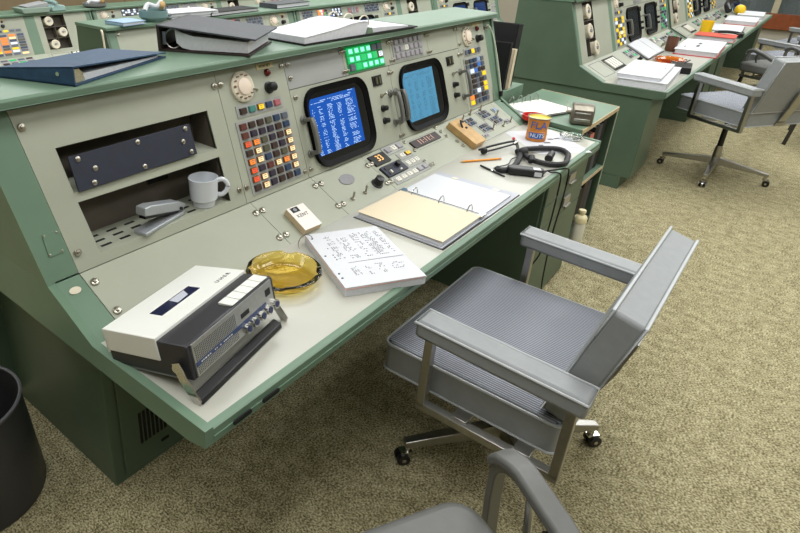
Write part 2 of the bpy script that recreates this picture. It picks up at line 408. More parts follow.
# ------------------------------------------------------------------ near console
def near_console():
    L = 2.665; k = .2
    root = thing('flight_console', 'long green and beige control console in the foreground with two lit screens', 'control console', (0, 0, 0))
    console_body(root, L, k, .092, .11, lean=-.112)
    x_end = 2.70
    # storage panel with two openings
    mb = MB(PAN); mb.use(BEIGE); a, b = .0932, .7215
    mb.prism([(a, .001), (.170, .001), (.168, .031), (.150, .18), (.147, .207), (.136, .331), (a - .0345, .331)], -.012, 0); mb.box(.657, b, .001, .449, -.012, 0); mb.prism([(a - .0345, .331), (.657, .331), (.657, .449), (a - .047, .449)], -.012, 0); mb.prism([(.150, .18), (.657, .18), (.657, .207), (.147, .207)], -.012, 0); mb.prism([(.170, .001), (.657, .001), (.657, .031), (.168, .031)], -.012, 0)
    sp = mb.build('storage_panel', parent=root)
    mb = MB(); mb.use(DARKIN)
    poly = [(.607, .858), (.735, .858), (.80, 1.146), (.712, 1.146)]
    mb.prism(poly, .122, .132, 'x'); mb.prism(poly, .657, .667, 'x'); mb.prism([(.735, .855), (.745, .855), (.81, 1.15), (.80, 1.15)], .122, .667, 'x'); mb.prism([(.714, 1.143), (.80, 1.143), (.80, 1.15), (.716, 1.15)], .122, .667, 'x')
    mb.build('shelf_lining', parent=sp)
    mb = MB(); mb.use(BEIGE); mb.prism([(.606, .8486), (.738, .8486), (.738, .8606), (.6055, .8606)], .133, .656, 'x'); mb.use(BLACKM)
    for r in range(3):
        for c in range(7): mb.box(.19 + c * .062, .224 + c * .062, .632 + r * .034, .642 + r * .034, .8600, .8611)
    mb.build('lower_shelf', parent=sp)
    mb = MB(); mb.use(BEIGE); mb.prism([(.662, 1.008), (.772, 1.008), (.772, 1.0265), (.6635, 1.0265)], .133, .656, 'x'); mb.build('upper_shelf', parent=sp)
    mb = MB(); mb.use(BLACKM); mb.prism([(.748, .94), (.756, .94), (.769, 1.0), (.761, 1.0)], .44, .52, 'x'); mb.build('rear_port', parent=sp)
    mb = MB(PAN @ T3(.362, .256, .004) @ RZ(.012)); mb.use(NAVY); mb.box(-.205, .205, -.048, .048, 0, .006); nv = mb.build('navy_blank_plate', parent=sp, bev=.001)
    screws(nv, ((-.18, .036), (-.14, 0), (-.155, -.036), (.01, .036), (.01, -.036), (.185, .036), (.165, 0), (.185, -.036)), PAN @ T3(.362, .256, .0098) @ RZ(.012), r=.005, h=.006, name='plate_screw')
    screws(root, [(.068, .40), (.106, .055), (.708, .40), (.736, .40), (.705, .055), (.738, .055)])
    phone_pad(root, .7225, 1.052, 'dtybm', 'kddnbs kpppdb ronpdc dcndpc ocbdnc rpkcoc rcpdbc dcpddb', True, (.764, 1.012))
    screws(root, [(1.036, .42), (1.07, .42), (1.07, .372), (1.036, .03), (1.07, .03), (1.075, .30)], r=.006)
    crt(root, 1.052, 1.712, (1.108, 1.508, .012, .320), (1.131, 1.432, .061, .279), mat('blue_screen', (6, 26, 70), .6, spec=.15, emit=(12, 84, 176), es=.72), True, (1.09, 1.682), 1.603, 1)
    crt(root, 1.712, 2.372, (1.770, 2.152, .012, .316), (1.787, 2.068, .057, .28), mat('pale_blue_screen', (40, 80, 100), .6, spec=.2, emit=(84, 150, 186), es=.55), True, (1.728, 2.346), 2.258, 2)
    strip(root, 1.052, 1.402, 'blank', True); strip(root, 1.402, 1.748, 'green', True); strip(root, 1.748, 2.075, 'grey', True); strip(root, 2.075, 2.372, 'plain', True)
    screws(root, [(1.39, .426), (1.412, .426), (1.39, .35), (1.412, .35), (1.737, .426), (1.76, .426), (1.737, .35), (1.76, .35), (2.063, .426), (2.09, .426), (2.063, .35), (2.09, .35), (2.355, .426), (2.39, .426), (2.39, .35), (1.70, .30), (1.724, .30), (1.70, .02), (1.724, .02), (2.36, .30), (2.392, .30)], r=.0055)
    phone_pad(root, 2.372, x_end, 'sbyss', 'nbbls sbdBs lwBdd bdbsy ddsds sdsdy bswsy odsds yssbs', False, (2.408, 2.628))
    # sloping shelf of small instruments
    for a, b in ((.0925, .737), (.737, 1.058), (1.058, 1.385), (1.385, 2.215), (2.215, 2.632)): plate(root, 'slope_panel', a, b, 0, SH, BEIGE, SLP)
    mb = MB(SLP); mb.use(BEIGE); mb.prism([(2.632, .002), (2.642, .002), (2.678, .206), (2.632, .206)], -.012, 0); mb.build('slope_panel', parent=root)
    screws(root, [(.112, .165), (.112, .06), (.72, .16), (.752, .16), (.72, .04), (.752, .04), (1.04, .165), (1.074, .165), (1.05, .05), (1.078, .048), (1.37, .155), (1.395, .155), (1.37, .045), (1.398, .045)], SLP, r=.008)
    mb = MB(SLP @ T3(1.205, .137, 0)); mb.use(mat('speaker_mesh', (140, 138, 140), .6, noise=.25, scale=400)); mb.prism([(.042 * math.cos(t * PI / 14), .026 * math.sin(t * PI / 14)) for t in range(28)], 0, .003); mb.build('speaker_grille', parent=root)
    for x in (1.14, 1.222): toggle(root, SLP, x, .05)
    knob(root, SLP, 1.32, .062, .02, .034)
    mb = MB(SLP); mb.use(BLACK); mb.box(1.405, 1.515, .132, .188, 0, .008); q = mb.build('counter_window', parent=root)
    text('counter_digits', '33', .045, SLP @ T3(1.462, .162, .0084), glow('nixie_orange', (255, 190, 110), 1.2), q)
    mb = MB(SLP); mb.use(NAVY); mb.box(1.405, 1.552, .062, .118, 0, .01); q = mb.build('selector_block', parent=root)
    mb = MB(SLP); mb.use(BLACK); mb.cyl((1.51, .098, .01), (1.51, .098, .026), .013, seg=14); mb.box(1.42, 1.47, .094, .108, .01, .013); mb.use(LIT['W']); mb.box(1.43, 1.437, .07, .085, .01, .02); mb.box(1.5, 1.512, .068, .075, .01, .014); mb.build('selector_switches', parent=q)
    grid(root, SLP, 1.53, 1.665, .165, .2, 'GWG', True, name='legend_keys', fill=.8)
    grid(root, SLP, 1.578, 1.668, .118, .145, 'Wy', True, name='legend_keys', fill=.8)
    grid(root, SLP, 1.566, 1.672, .068, .10, 'WWW', True, name='legend_keys', fill=.8)
    grid(root, SLP, 1.418, 1.68, .022, .05, 'WWWWGG', True, name='legend_keys', fill=.8)
    mb = MB(SLP); mb.use(mat('counter_bezel', (52, 40, 42), .35)); mb.box(1.722, 1.952, .134, .176, 0, .008); q = mb.build('counter_window', parent=root)
    text('counter_digits', '11:11:1', .04, SLP @ T3(1.837, .155, .0084), mat('counter_ivory', (236, 190, 170), .4), q, sp=1.15)
    mb = MB(SLP); mb.use(INK); mb.box(1.72, 1.96, .186, .187, 0, .0006); mb.box(1.74, 1.98, .122, .123, 0, .0006); mb.build('panel_lines', parent=root)
    screws(root, [(1.70, .19), (1.705, .13), (1.99, .195), (2.0, .165), (2.0, .13), (1.69, .06), (1.70, .03), (1.72, .03), (2.03, .08), (2.035, .045)], SLP, r=.006)
    for x, v, ks in ((2.235, .15, 'sdb sbs'), (2.30, .085, 'bds sbs'), (2.42, .16, 'sds bsb'), (2.46, .10, 'sbs dsb')):
        grid(root, SLP, x, x + .085, v - .03, v + .02, ks, False, name='key_cluster')
    grid(root, SLP, 2.57, 2.61, .14, .165, 'll', False, name='key_cluster'); grid(root, SLP, 2.56, 2.60, .05, .07, 'GG', False, name='key_cluster'); grid(root, SLP, 2.26, 2.30, .03, .045, 'GG', False, name='key_cluster')
    mb = MB(SLP); mb.use(INK); mb.box(2.23, 2.235, .02, .19, 0, .0006)
    for a, b, c, d in ((2.235, 2.5, .188, .19), (2.24, 2.6, .01, .012), (2.4, 2.402, .1, .19)): mb.box(a, b, c, d, 0, .0006)
    mb.build('panel_lines', parent=root)
    for x, v in ((2.24, .175), (2.35, .19), (2.47, .19), (2.385, .055), (2.50, .045), (2.60, .05), (2.55, .12)): toggle(root, SLP, x, v)
    # pedestals
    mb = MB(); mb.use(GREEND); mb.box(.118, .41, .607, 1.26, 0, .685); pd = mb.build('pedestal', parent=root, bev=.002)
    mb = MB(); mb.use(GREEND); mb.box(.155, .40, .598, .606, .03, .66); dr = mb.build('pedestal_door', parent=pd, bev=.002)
    mb = MB(); mb.use(BLACKM)
    for i in range(9): mb.box(.22 + i * .016, .23 + i * .016, .5965, .5985, .12, .25)
    mb.build('vent_louvres', parent=dr)
    mb = MB(); mb.use(BLACKM); mb.box(.30, .33, .594, .5985, .07, .08); mb.build('door_latch', parent=dr)
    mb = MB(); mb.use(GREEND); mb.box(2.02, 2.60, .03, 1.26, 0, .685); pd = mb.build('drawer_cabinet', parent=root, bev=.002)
    for z0, z1 in ((.572, .682), (.452, .568), (.02, .448)):
        mb = MB(); mb.use(GREEND); mb.box(2.035, 2.59, .018, .029, z0, z1); d = mb.build('drawer', parent=pd, bev=.002)
        if z0 > .4:
            mb = MB(); mb.use(STEEL); zc = z0 + .058; mb.box(2.29, 2.38, .006, .0178, zc - .02, zc + .03); mb.box(2.295, 2.375, -.004, .006, zc - .022, zc - .012); mb.build('label_handle', parent=d, bev=.002)
    # marks on the green end trim
    mb = MB(SLP); mb.use(IVORY); mb.prism([(.055 + .016 * math.cos(t * PI / 10), .165 + .011 * math.sin(t * PI / 10)) for t in range(20)], .0, .003); mb.build('maker_badge', parent=root)
    mb = MB(PAN); mb.use(GREEN); mb.box(.03, .072, .07, .13, 0, .004); q = mb.build('cover_plate', parent=root)
    screws(q, [(.034, .075), (.068, .075), (.034, .125), (.068, .125)], r=.003, h=.007, name='plate_screws')
    for x in (.075, .165):
        mb = MB(); mb.use(BLACKM); mb.prism(rr_poly(x, x + .055, .712, .724, .005, 3), -.010, -.0065, 'y'); mb.build('jack_socket', parent=root)
    return root
def row_console(label, loc, mods, tl=.09, tr=.1, group=None, ped=True):
    """mods: list of (kind, width, extra)"""
    L = tl + sum(m[1] for m in mods) + tr
    root = thing('row_console', label, 'control console', loc, 0, group)
    console_body(root, L, 0, tl, tr, GREEND, dep=1.12)  # left end panel takes the darkened green, shade put into its colour
    x = tl
    for m in mods:
        kd, w = m[0], m[1]; e = m[2] if len(m) > 2 else None
        if kd == 'K': phone_pad(root, x, x + w, 'sbyss', e or 'ynbs sybn nyss wsny snys ysny bsyn sysb', False, (x + .04, x + w - .05))
        elif kd == 'C':
            crt(root, x, x + w, (x + .05, x + w - .16, .022, .318), (x + .07, x + w - .21, .06, .28), mat('dim_blue_screen', (10, 24, 44), .2, emit=(16, 60, 124), es=.45) if (e or ['', ''])[0] != 'off' else mat('dark_screen', (20, 26, 34), .15), False, (x + .035,))
            kk = (e or ['', 'plain', 'plain'])[1:]
            h = w / len(kk)
            for i, q in enumerate(kk): strip(root, x + i * h, x + (i + 1) * h, q, False)
        elif kd == 'T': canister_panel(root, x, x + w, x + e[0], x + e[1], [(x + q[0], q[1]) for q in e[2]])
        elif kd == 'G':
            mb = MB(); mb.use(GREEN); mb.prism([Tp, Qp, (Qp[0] + .01, Qp[1]), (Tp[0] + .01, Tp[1])], x, x + w, 'x'); mb.build('divider_trim', parent=root)
        elif kd == 'B':
            plate(root, 'lower_blank_panel', x, x + w, 0, .25, GREYP); plate(root, 'upper_blank_panel', x, x + w, .25, PH, BEIGE)
            screws(root, [(x + .02, .42), (x + .02, .3), (x + .02, .2), (x + w - .02, .42), (x + w - .02, .3), (x + w - .02, .2)], r=.009)
        x += w
    slope_plates(root, tl, L - tr)
    x = tl
    for m in mods:
        kd, w = m[0], m[1]
        if kd == 'C':
            grid(root, SLP, x + .06, x + w * .45, .12, .18, 'GWgG WGGW', False, name='legend_keys'); grid(root, SLP, x + w * .55, x + w - .06, .05, .15, 'sdsd GGGG dsds', False, name='key_cluster')
            for i in range(3): toggle(root, SLP, x + .1 + i * .07, .06)
        if kd == 'K':
            grid(root, SLP, x + .05, x + w - .05, .08, .17, 'sgsd GGGG dsgs', False, name='key_cluster'); knob(root, SLP, x + w / 2, .035, .016, .03)
        if kd == 'T':
            mb = MB(SLP); mb.use(INK); a, b = x + .06, x + w * .42
            for p, q, r, s in ((a, b, .03, .034), (a, b, .18, .184), (a, a + .005, .03, .184), (b - .005, b, .03, .184)): mb.box(p, q, r, s, 0, .001)
            mb.build('writing_plate', parent=root)
            mb = MB(SLP); mb.use(BLACKM); mb.box(x + w * .47, x + w * .86, .04, .18, 0, .002); q = mb.build('key_recess', parent=root)
            mb = MB(SLP); mb.use(LIT['W'])
            for i in range(4): mb.box(x + w * .49 + i * .06, x + w * .49 + i * .06 + .045, .06, .16, .002, .012)
            mb.build('lever_keys', parent=q)
        x += w
    # knee-hole pedestals at both ends
    for a, b in ((.012, .46), (L - .46, L - .03)):
        mb = MB(); mb.use(GREEND); mb.box(a, b, .07, 1.26, .095, .685); p = mb.build('pedestal', parent=root, bev=.003)
        mb = MB(); mb.use(GREEND); mb.box(a, b, .13, 1.26, 0, .094); mb.build('plinth', parent=p)
    return root, L
# ------------------------------------------------------------------ carpet, room
def carpet():
    m = bpy.data.materials.new('loop_carpet'); m.use_nodes = True; nt = m.node_tree; b = nt.nodes['Principled BSDF']
    tc = nt.nodes.new('ShaderNodeTexCoord'); mp = nt.nodes.new('ShaderNodeMapping'); mp.inputs['Scale'].default_value = (1, .65, 1)
    nt.links.new(tc.outputs['Object'], mp.inputs['Vector'])
    n1 = nt.nodes.new('ShaderNodeTexNoise'); n1.inputs['Scale'].default_value = 190; n1.inputs['Detail'].default_value = 3; n1.inputs['Roughness'].default_value = .6
    n2 = nt.nodes.new('ShaderNodeTexNoise'); n2.inputs['Scale'].default_value = 26; n2.inputs['Detail'].default_value = 3
    n3 = nt.nodes.new('ShaderNodeTexNoise'); n3.inputs['Scale'].default_value = 1.3
    for n in (n1, n2, n3): nt.links.new(mp.outputs['Vector'], n.inputs['Vector'])
    r = nt.nodes.new('ShaderNodeValToRGB'); e = r.color_ramp.elements
    e[0].position = .39; e[0].color = rgb(92, 85, 60); e[1].position = .61; e[1].color = rgb(208, 198, 164)
    x = e.new(.5); x.color = rgb(157, 148, 112)
    a = nt.nodes.new('ShaderNodeMath'); a.operation = 'MULTIPLY_ADD'; a.inputs[1].default_value = .8
    c = nt.nodes.new('ShaderNodeMath'); c.operation = 'MULTIPLY_ADD'; c.inputs[1].default_value = .2; c.inputs[2].default_value = 0
    nt.links.new(n2.outputs['Fac'], c.inputs[0]); nt.links.new(n1.outputs['Fac'], a.inputs[0]); nt.links.new(c.outputs[0], a.inputs[2])
    nt.links.new(a.outputs[0], r.inputs['Fac']); nt.links.new(r.outputs['Color'], b.inputs['Base Color'])
    b.inputs['Roughness'].default_value = .95; b.inputs['Specular IOR Level'].default_value = .1
    bp = nt.nodes.new('ShaderNodeBump'); bp.inputs['Strength'].default_value = .8; bp.inputs['Distance'].default_value = .008
    nt.links.new(n1.outputs['Fac'], bp.inputs['Height']); nt.links.new(bp.outputs['Normal'], b.inputs['Normal'])
    return m
CARPET = carpet()
XW = 14.5
def room():
    mb = MB(); mb.use(CARPET); mb.box(-4, XW, -5, 1.9, -.05, 0); struct(mb.build('floor'))
    mb = MB(); mb.use(CARPET); mb.box(-4, XW, 1.9, 4.4, -.30, -.25); struct(mb.build('floor_middle_tier'))
    mb = MB(); mb.use(CARPET); mb.box(-4, XW, 4.4, 11, -.61, -.56); struct(mb.build('floor_lower_tier'))
    mb = MB(); mb.use(WALLT)
    x = -4.0
    while x < XW:
        mb.box(x + .008, min(x + 1.9, XW) - .008, 11, 11.1, -.35, 3.4); x += 1.9
    mb.use(BLACKM); mb.box(-4, XW, 11.05, 11.12, -.61, 3.4)
    struct(mb.build('wall_front'))
    W = mat('plain_wall', (178, 172, 156), .8, noise=.03)
    mb = MB(); mb.use(W); mb.box(-4.1, -4, -5, 11, -.6, 3.4); struct(mb.build('wall_left'))
    mb = MB(); mb.use(W); mb.box(-4, XW, -5.1, -5, -.6, 3.4); struct(mb.build('wall_back'))
    mb = MB(); mb.use(W); mb.box(XW, XW + .1, -5, 11, -.61, .48); mb.box(XW, XW + .1, -5, 11, 2.4, 3.4); mb.box(XW, XW + .1, 3.5, 11, .48, 2.4); struct(mb.build('wall_right'))
    mb = MB(); mb.use(mat('white_ceiling', (225, 224, 218), .9)); mb.box(-4, XW, -5, 11, 3.4, 3.5); struct(mb.build('ceiling'))
    mb = MB(); mb.use(mat('varnished_brown_sill', (134, 70, 38), .35, noise=.15, scale=10)); mb.box(XW - .12, XW, -5, 2.2, .22, .50); struct(mb.build('trim_right_sill', bev=.01))
    mb = MB(); mb.use(mat('window_frame_paint', (186, 178, 150), .5)); 
    for y in (-3.2, -1.5, .2, 1.9): mb.box(XW - .03, XW + .06, y - .05, y + .05, .5, 2.4)
    f = struct(mb.build('window_frame_right'))
    mb = MB(); mb.use(mat('pleated_grey_drape', (142, 150, 152), .8))
    n = 90; y0, y1 = -4.9, 3.4; 
    P = [(XW + .22 + .04 * math.sin(i * 1.9), y0 + (y1 - y0) * i / n) for i in range(n + 1)]
    for p, q in zip(P, P[1:]): mb.quad((p[0], p[1], .45), (q[0], q[1], .45), (q[0], q[1], 2.45), (p[0], p[1], 2.45))
    o = mb.build('window_drape', ang=80); tag(o, 'pleated grey drape behind the right wall window', 'drape')
    mb = MB(); mb.use(CLEAR); mb.box(XW + .02, XW + .028, -5, 3.5, .5, 2.4); struct(mb.build('window_1'))
room()

# ------------------------------------------------------------------ chairs
RIB = None
def ribbed():
    m = bpy.data.materials.new('ribbed_grey_fabric'); m.use_nodes = True; nt = m.node_tree; b = nt.nodes['Principled BSDF']
    tc = nt.nodes.new('ShaderNodeTexCoord'); w = nt.nodes.new('ShaderNodeTexWave'); w.bands_direction = 'X'; w.inputs['Scale'].default_value = 34; w.inputs['Distortion'].default_value = .3
    nz = nt.nodes.new('ShaderNodeTexNoise'); nz.inputs['Scale'].default_value = 300
    nt.links.new(tc.outputs['Object'], w.inputs['Vector']); nt.links.new(tc.outputs['Object'], nz.inputs['Vector'])
    mx = nt.nodes.new('ShaderNodeMath'); mx.operation = 'MULTIPLY_ADD'; mx.inputs[1].default_value = .35
    nt.links.new(nz.outputs['Fac'], mx.inputs[0]); nt.links.new(w.outputs['Fac'], mx.inputs[2])
    r = nt.nodes.new('ShaderNodeValToRGB'); r.color_ramp.elements[0].position = .3; r.color_ramp.elements[0].color = rgb(96, 99, 110); r.color_ramp.elements[1].position = .95; r.color_ramp.elements[1].color = rgb(160, 163, 170)
    nt.links.new(mx.outputs[0], r.inputs['Fac']); nt.links.new(r.outputs['Color'], b.inputs['Base Color'])
    b.inputs['Roughness'].default_value = .8
    bp = nt.nodes.new('ShaderNodeBump'); bp.inputs['Strength'].default_value = .5; bp.inputs['Distance'].default_value = .003
    nt.links.new(w.outputs['Fac'], bp.inputs['Height']); nt.links.new(bp.outputs['Normal'], b.inputs['Normal'])
    return m
def rr_loop(x0, x1, y0, y1, r, z, seg=4): return [(p[0], p[1], z) for p in rr_poly(x0, x1, y0, y1, r, seg)]
def swivel_chair(label, loc, rz, base_off=(-.05, -.07), leg0=139., group=None, lift=0.):
    root = thing('swivel_armchair', label, 'office chair', loc, rz, group)
    up = T3(0, 0, lift)
    rib = MATS.get('rib') or MATS.setdefault('rib', ribbed())
    X, Y0, Y1, Z0, Z1 = .335, -.29, .28, .362, .465
    mb = MB(); mb.use(VINYL); mb.prism(rr_poly(-X, X, Y0, Y1, .03), Z0, Z1); s = mb.build('seat_cushion', parent=root, M=up, bev=.008)
    mb = MB(); mb.use(rib); mb.prism(rr_poly(-X + .006, X - .006, Y0 + .006, Y1 - .006, .026), Z1 - .002, Z1 + .008); mb.build('ribbed_seat_cover', parent=s, bev=.004)
    mb = MB(); mb.use(PIPING); mb.tube(rr_loop(-X - .001, X + .001, Y0 - .001, Y1 + .001, .03, Z1), .005, 6, True); mb.tube(rr_loop(-X - .001, X + .001, Y0 - .001, Y1 + .001, .03, Z0 + .004), .004, 6, True); mb.build('seat_piping', parent=s)
    # backrest: a thick slab leaning back
    lean = math.radians(15); B = T3(-.003, -.302, .464) @ Matrix.Rotation(lean, 4, 'X')
    mb = MB(B); mb.use(VINYL); mb.prism([(-.313, 0), (.313, 0), (.313, .385), (-.313, .385)], 0, .088, 'y'); bk = mb.build('backrest', parent=root, M=up, bev=.012)
    # note the slab runs from y=0 (rear) to y=.088 (front)
    mb = MB(B); mb.use(PIPING)
    for y in (.004, .084): mb.tube([(-.314, y, .004), (.314, y, .004), (.314, y, .386), (-.314, y, .386)], .0045, 6, True)
    mb.build('back_piping', parent=bk)
    mb = MB(); mb.use(STEEL); mb.box(-.05, .05, -.30, -.16, .36, .385); mb.strap([(0, -.2, .37), (0, -.30, .40), (0, -.335, .50), (0, -.365, .62)], .07, .012, (1, 0, 0)); mb.build('back_bracket', parent=root, M=up)
    for s_ in (-1, 1):
        x = s_ * .385
        mb = MB(); mb.use(VINYL)
        mb.hexa([(x - .042, -.345, .594), (x + .042, -.345, .594), (x + .042, .135, .610), (x - .042, .135, .610), (x - .042, -.345, .652), (x + .042, -.345, .652), (x + .042, .135, .668), (x - .042, .135, .668)])
        ar = mb.build('armrest', parent=root, M=up, bev=.012)
        mb = MB(); mb.use(PIPING); mb.tube([(x - .043, -.346, .645), (x + .043, -.346, .645), (x + .043, .136, .661), (x - .043, .136, .661)], .004, 6, True); mb.build('arm_piping', parent=ar)
        mb = MB(); mb.use(STEEL); w = .014
        mb.strap([(x, .098, .352), (x, .098, .616)], .03, .026, (1, 0, 0)); mb.strap([(x, -.31, .352), (x, -.31, .605)], .03, .026, (1, 0, 0))
        mb.box(x - .015, x + .015, -.323, .111, .335, .361); mb.hexa([(x - .015, -.323, .588), (x + .015, -.323, .588), (x + .015, .111, .602), (x - .015, .111, .602), (x - .015, -.323, .606), (x + .015, -.323, .606), (x + .015, .111, .62), (x - .015, .111, .62)])
        mb.build('arm_frame', parent=root, M=up, bev=.002)
    mb = MB(); mb.use(STEEL); mb.box(-.385, .385, -.05, .0, .345, .365); mb.box(-.385, .385, -.24, -.19, .345, .365); mb.use(BLACK); mb.box(-.16, .16, -.24, .06, .363, .387); mb.build('seat_frame', parent=root, M=up, bev=.002)
    bx, by = base_off
    mb = MB(); mb.use(STEEL); mb.cyl((bx, by, .09), (bx, by, .24), .03, .026, 20); mb.use(BLACK); mb.cyl((bx, by, .24), (bx, by, .345 + lift), .02, .02, 16); mb.box(bx - .09, bx + .09, by - .07, by + .07, .333 + lift, .346 + lift); mb.cyl((bx + .05, by, .335 + lift), (bx + .21, by, .325 + lift), .006, seg=8); mb.build('pedestal_column', parent=root)
    for i in range(4):
        a = math.radians(leg0 + 90 * i); F = T3(bx, by, 0) @ RZ(a)
        mb = MB(F); mb.use(STEEL); mb.hexa([(.015, -.026, .098), (.36, -.017, .075), (.36, .017, .075), (.015, .026, .098), (.015, -.022, .15), (.36, -.015, .098), (.36, .015, .098), (.015, .022, .15)])
        lg = mb.build('base_leg', parent=root, bev=.003)
        mb = MB(F); mb.use(CHROME); mb.cyl((.345, 0, .05), (.345, 0, .078), .012, seg=12); mb.box(.33, .372, -.016, .016, .045, .053); mb.use(BLACK); mb.cyl((.36, -.022, .023), (.36, -.006, .023), .023, seg=18); mb.cyl((.36, .006, .023), (.36, .022, .023), .023, seg=18); mb.use(CHROME); mb.cyl((.36, -.024, .023), (.36, .024, .023), .008, seg=10)
        mb.build('caster', parent=lg)
    return root
def shell_chair(label, loc, rz, group=None, straps=True):
    """four-legged chair: upholstered seat and back, looped metal arms with padded tops"""
    root = thing('loop_armchair', label, 'office chair', loc, rz, group)
    G = mat('charcoal_grey_vinyl', (98, 98, 95), .42, noise=.04, scale=40, bump=.15)
    mb = MB(); mb.use(G); mb.prism(rr_poly(-.40, .255, -.24, .26, .07, 6), .42, .52); mb.build('seat_cushion', parent=root, bev=.025, seg=3)
    B = T3(0, -.25, .50) @ Matrix.Rotation(math.radians(12), 4, 'X')
    mb = MB(B); mb.use(G); mb.prism(rr_poly(-.27, .27, 0, .36, .06, 6), 0, .06, 'y'); mb.build('backrest', parent=root, bev=.02, seg=3)
    for s_ in (-1, 1):
        x = s_ * .315
        P = [(x, .22, .36), (x, .235, .5)] + [(x, .238 - .06 * (1 - math.cos(t * PI / 11)), .57 + .06 * math.sin(t * PI / 11)) for t in range(7)] + [(x, .06, .60), (x, -.08, .545), (x, -.24, .48)]
        mb = MB(); mb.use(HANDLE); mb.strap(P, .035, .02, (1, 0, 0)); f = mb.build('arm_loop', parent=root, bev=.003)
        mb = MB(); mb.use(G); mb.strap([(p[0], p[1] + (.012 if i < 3 else 0.), p[2] + .017) for i, p in enumerate(P[3:])], .055, .026, (1, 0, 0)); mb.build('arm_pad', parent=f, bev=.008)
        mb = MB(); mb.use(CHROME); mb.tube([(x, .10, .36), (x, .14, .60)], .009, 8); mb.build('arm_strut', parent=f)
        for y, yy in ((.22, .26), (-.22, -.29)):
            mb = MB(); mb.use(mat('dark_metal_leg', (70, 70, 68), .4, .8)); mb.strap([(x, yy, 0), (x, y, .36)], .022, .03, (1, 0, 0)); mb.build('leg', parent=root)
        mb = MB(); mb.use(HANDLE); mb.box(x - .012, x + .012, -.26, .25, .355, .38); mb.build('side_rail', parent=root)
    mb = MB(); mb.use(HANDLE); mb.box(-.315, .315, .1, .13, .358, .385); mb.box(-.315, .315, -.16, -.13, .358, .385)
    for s_ in (-1, 1): mb.strap([(s_ * .18, -.145, .37), (s_ * .18, -.26, .42), (s_ * .18, -.262, .55), (s_ * .18, -.285, .66)], .03, .012, (1, 0, 0))
    mb.build('seat_frame', parent=root)
    return root
# ------------------------------------------------------------------ consoles in place
near_console()
C2X = 4.13
row_console('long green control console across the gap, with stacked printout on its near desk end', (C2X, 0, 0),
    [('T', .78, (.14, .375, ((.205, .365), (.205, .222), (.31, .085)))), ('G', .1), ('K', .34, 'ysny wnsy nyws ysny sywy nysy yswn synw'), ('C', .63, ('off', 'plain', 'grey')), ('C', .63, ('off', 'plain', 'lamps')), ('K', .34, 'sbny sgsg nbsb sgbs bsgs sbsw gsbs sgsb')], tl=.1, tr=.03)
row_console('last green control console of the near row, ending by the brown sill', (7.16, 0, 0),
    [('T', .78, (.14, .375, ((.205, .365), (.305, .222), (.205, .085)))), ('G', .1), ('K', .34, 'ysny wnsy nyws ysny sywy nysy yswn synw'), ('C', .63, ('off', 'plain', 'grey')), ('C', .63, ('off', 'plain', 'lamps')), ('K', .34), ('B', .9)], tl=.04, tr=.1)
RA = (2.5, -.275); RBk = (5.75, -.56)
row_console('middle row console behind the binders, its green end panel facing left', (1.92, *RA),
    [('B', .46), ('C', .57, ('on', 'lamps', 'orange')), ('C', .56, ('on', 'orange', 'dark')), ('K', .32)], tl=.09, tr=.1)
row_console('middle row console above the white open papers, with a bright blue screen', (4.03, *RA),
    [('C', .71, ('off', 'dark', 'orange', 'white')), ('C', .70, ('on', 'rose', 'dark')), ('K', .34), ('G', .1), ('T', .70, (.14, .37, ((.20, .345), (.30, .21), (.2, .08))))], tl=.06, tr=.05)
row_console('middle row console at the far right end with two blue screens', (6.69, *RA),
    [('K', .34), ('C', .62, ('on', 'plain', 'grey')), ('C', .62, ('on', 'plain', 'lamps')), ('B', .14)], tl=.12, tr=.1)
row_console('farthest row console at the left, with three round canister lids', (2.31, *RBk),
    [('K', .50, 'dbob nocs yobn oowb obsn onyb yows bnsc'), ('G', .13), ('T', .68, (.08, .38, ((.16, .365), (.305, .225), (.16, .09))))], tl=.10, tr=.08)
row_console('farthest row console half hidden behind the middle row', (3.82, *RBk),
    [('K', .34), ('C', .70, ('on', 'white', 'dark')), ('C', .70, ('off', 'dark', 'grey')), ('K', .34), ('G', .1), ('T', .7, (.14, .37, ((.20, .345), (.30, .21), (.2, .08)))), ('K', .34), ('C', .7, ('on', 'rose', 'dark'))], tl=.06, tr=.1)

# ------------------------------------------------------------------ chairs in place
swivel_chair('grey swivel armchair with ribbed seat pulled up to the nearest console', (1.17, -.2, 0), 0)
swivel_chair('grey swivel armchair at the second console, seen from its rear left', (5.06, -.39, 0), math.radians(-33), (-.07, .025), 123, None, .13)
shell_chair('dark grey chair with looped arm cut off by the bottom of the picture', (.085, -.515, 0), math.radians(-27))
shell_chair('chair with dark legs and looped arm just beyond the second swivel armchair', (7.85, -.47, 0), math.radians(-28))
shell_chair('chair cut by the right edge, only its dark legs showing behind the second swivel armchair', (6.76, -.96, 0), 0)
swivel_chair('far grey armchair behind the looped chair, near the brown sill', (8.9, -.40, 0), math.radians(-25))
swivel_chair('farthest grey armchair, at the end of the console row', (10.6, -.55, 0), math.radians(-20))

# ------------------------------------------------------------------ waste bin
def bin_():
    root = thing('waste_bin', 'dark round waste bin standing on the carpet at left', 'trash can', (-.185, .925, 0))
    mb = MB(); mb.use(mat('bin_grey', (58, 58, 60), .42, noise=.08, scale=8)); mb.lathe([(0, .0), (.200, 0), (.202, .01), (.177, .36), (.174, .36), (.197, .012), (0, .010)], seg=48); mb.build('body', parent=root)
    mb = MB(); mb.use(mat('bin_rim_grey', (96, 97, 100), .4)); mb.lathe([(.1755, .355), (.181, .357), (.182, .366), (.177, .37), (.172, .366), (.1735, .357), (.1755, .355)], seg=48); mb.build('rim', parent=root)
bin_()

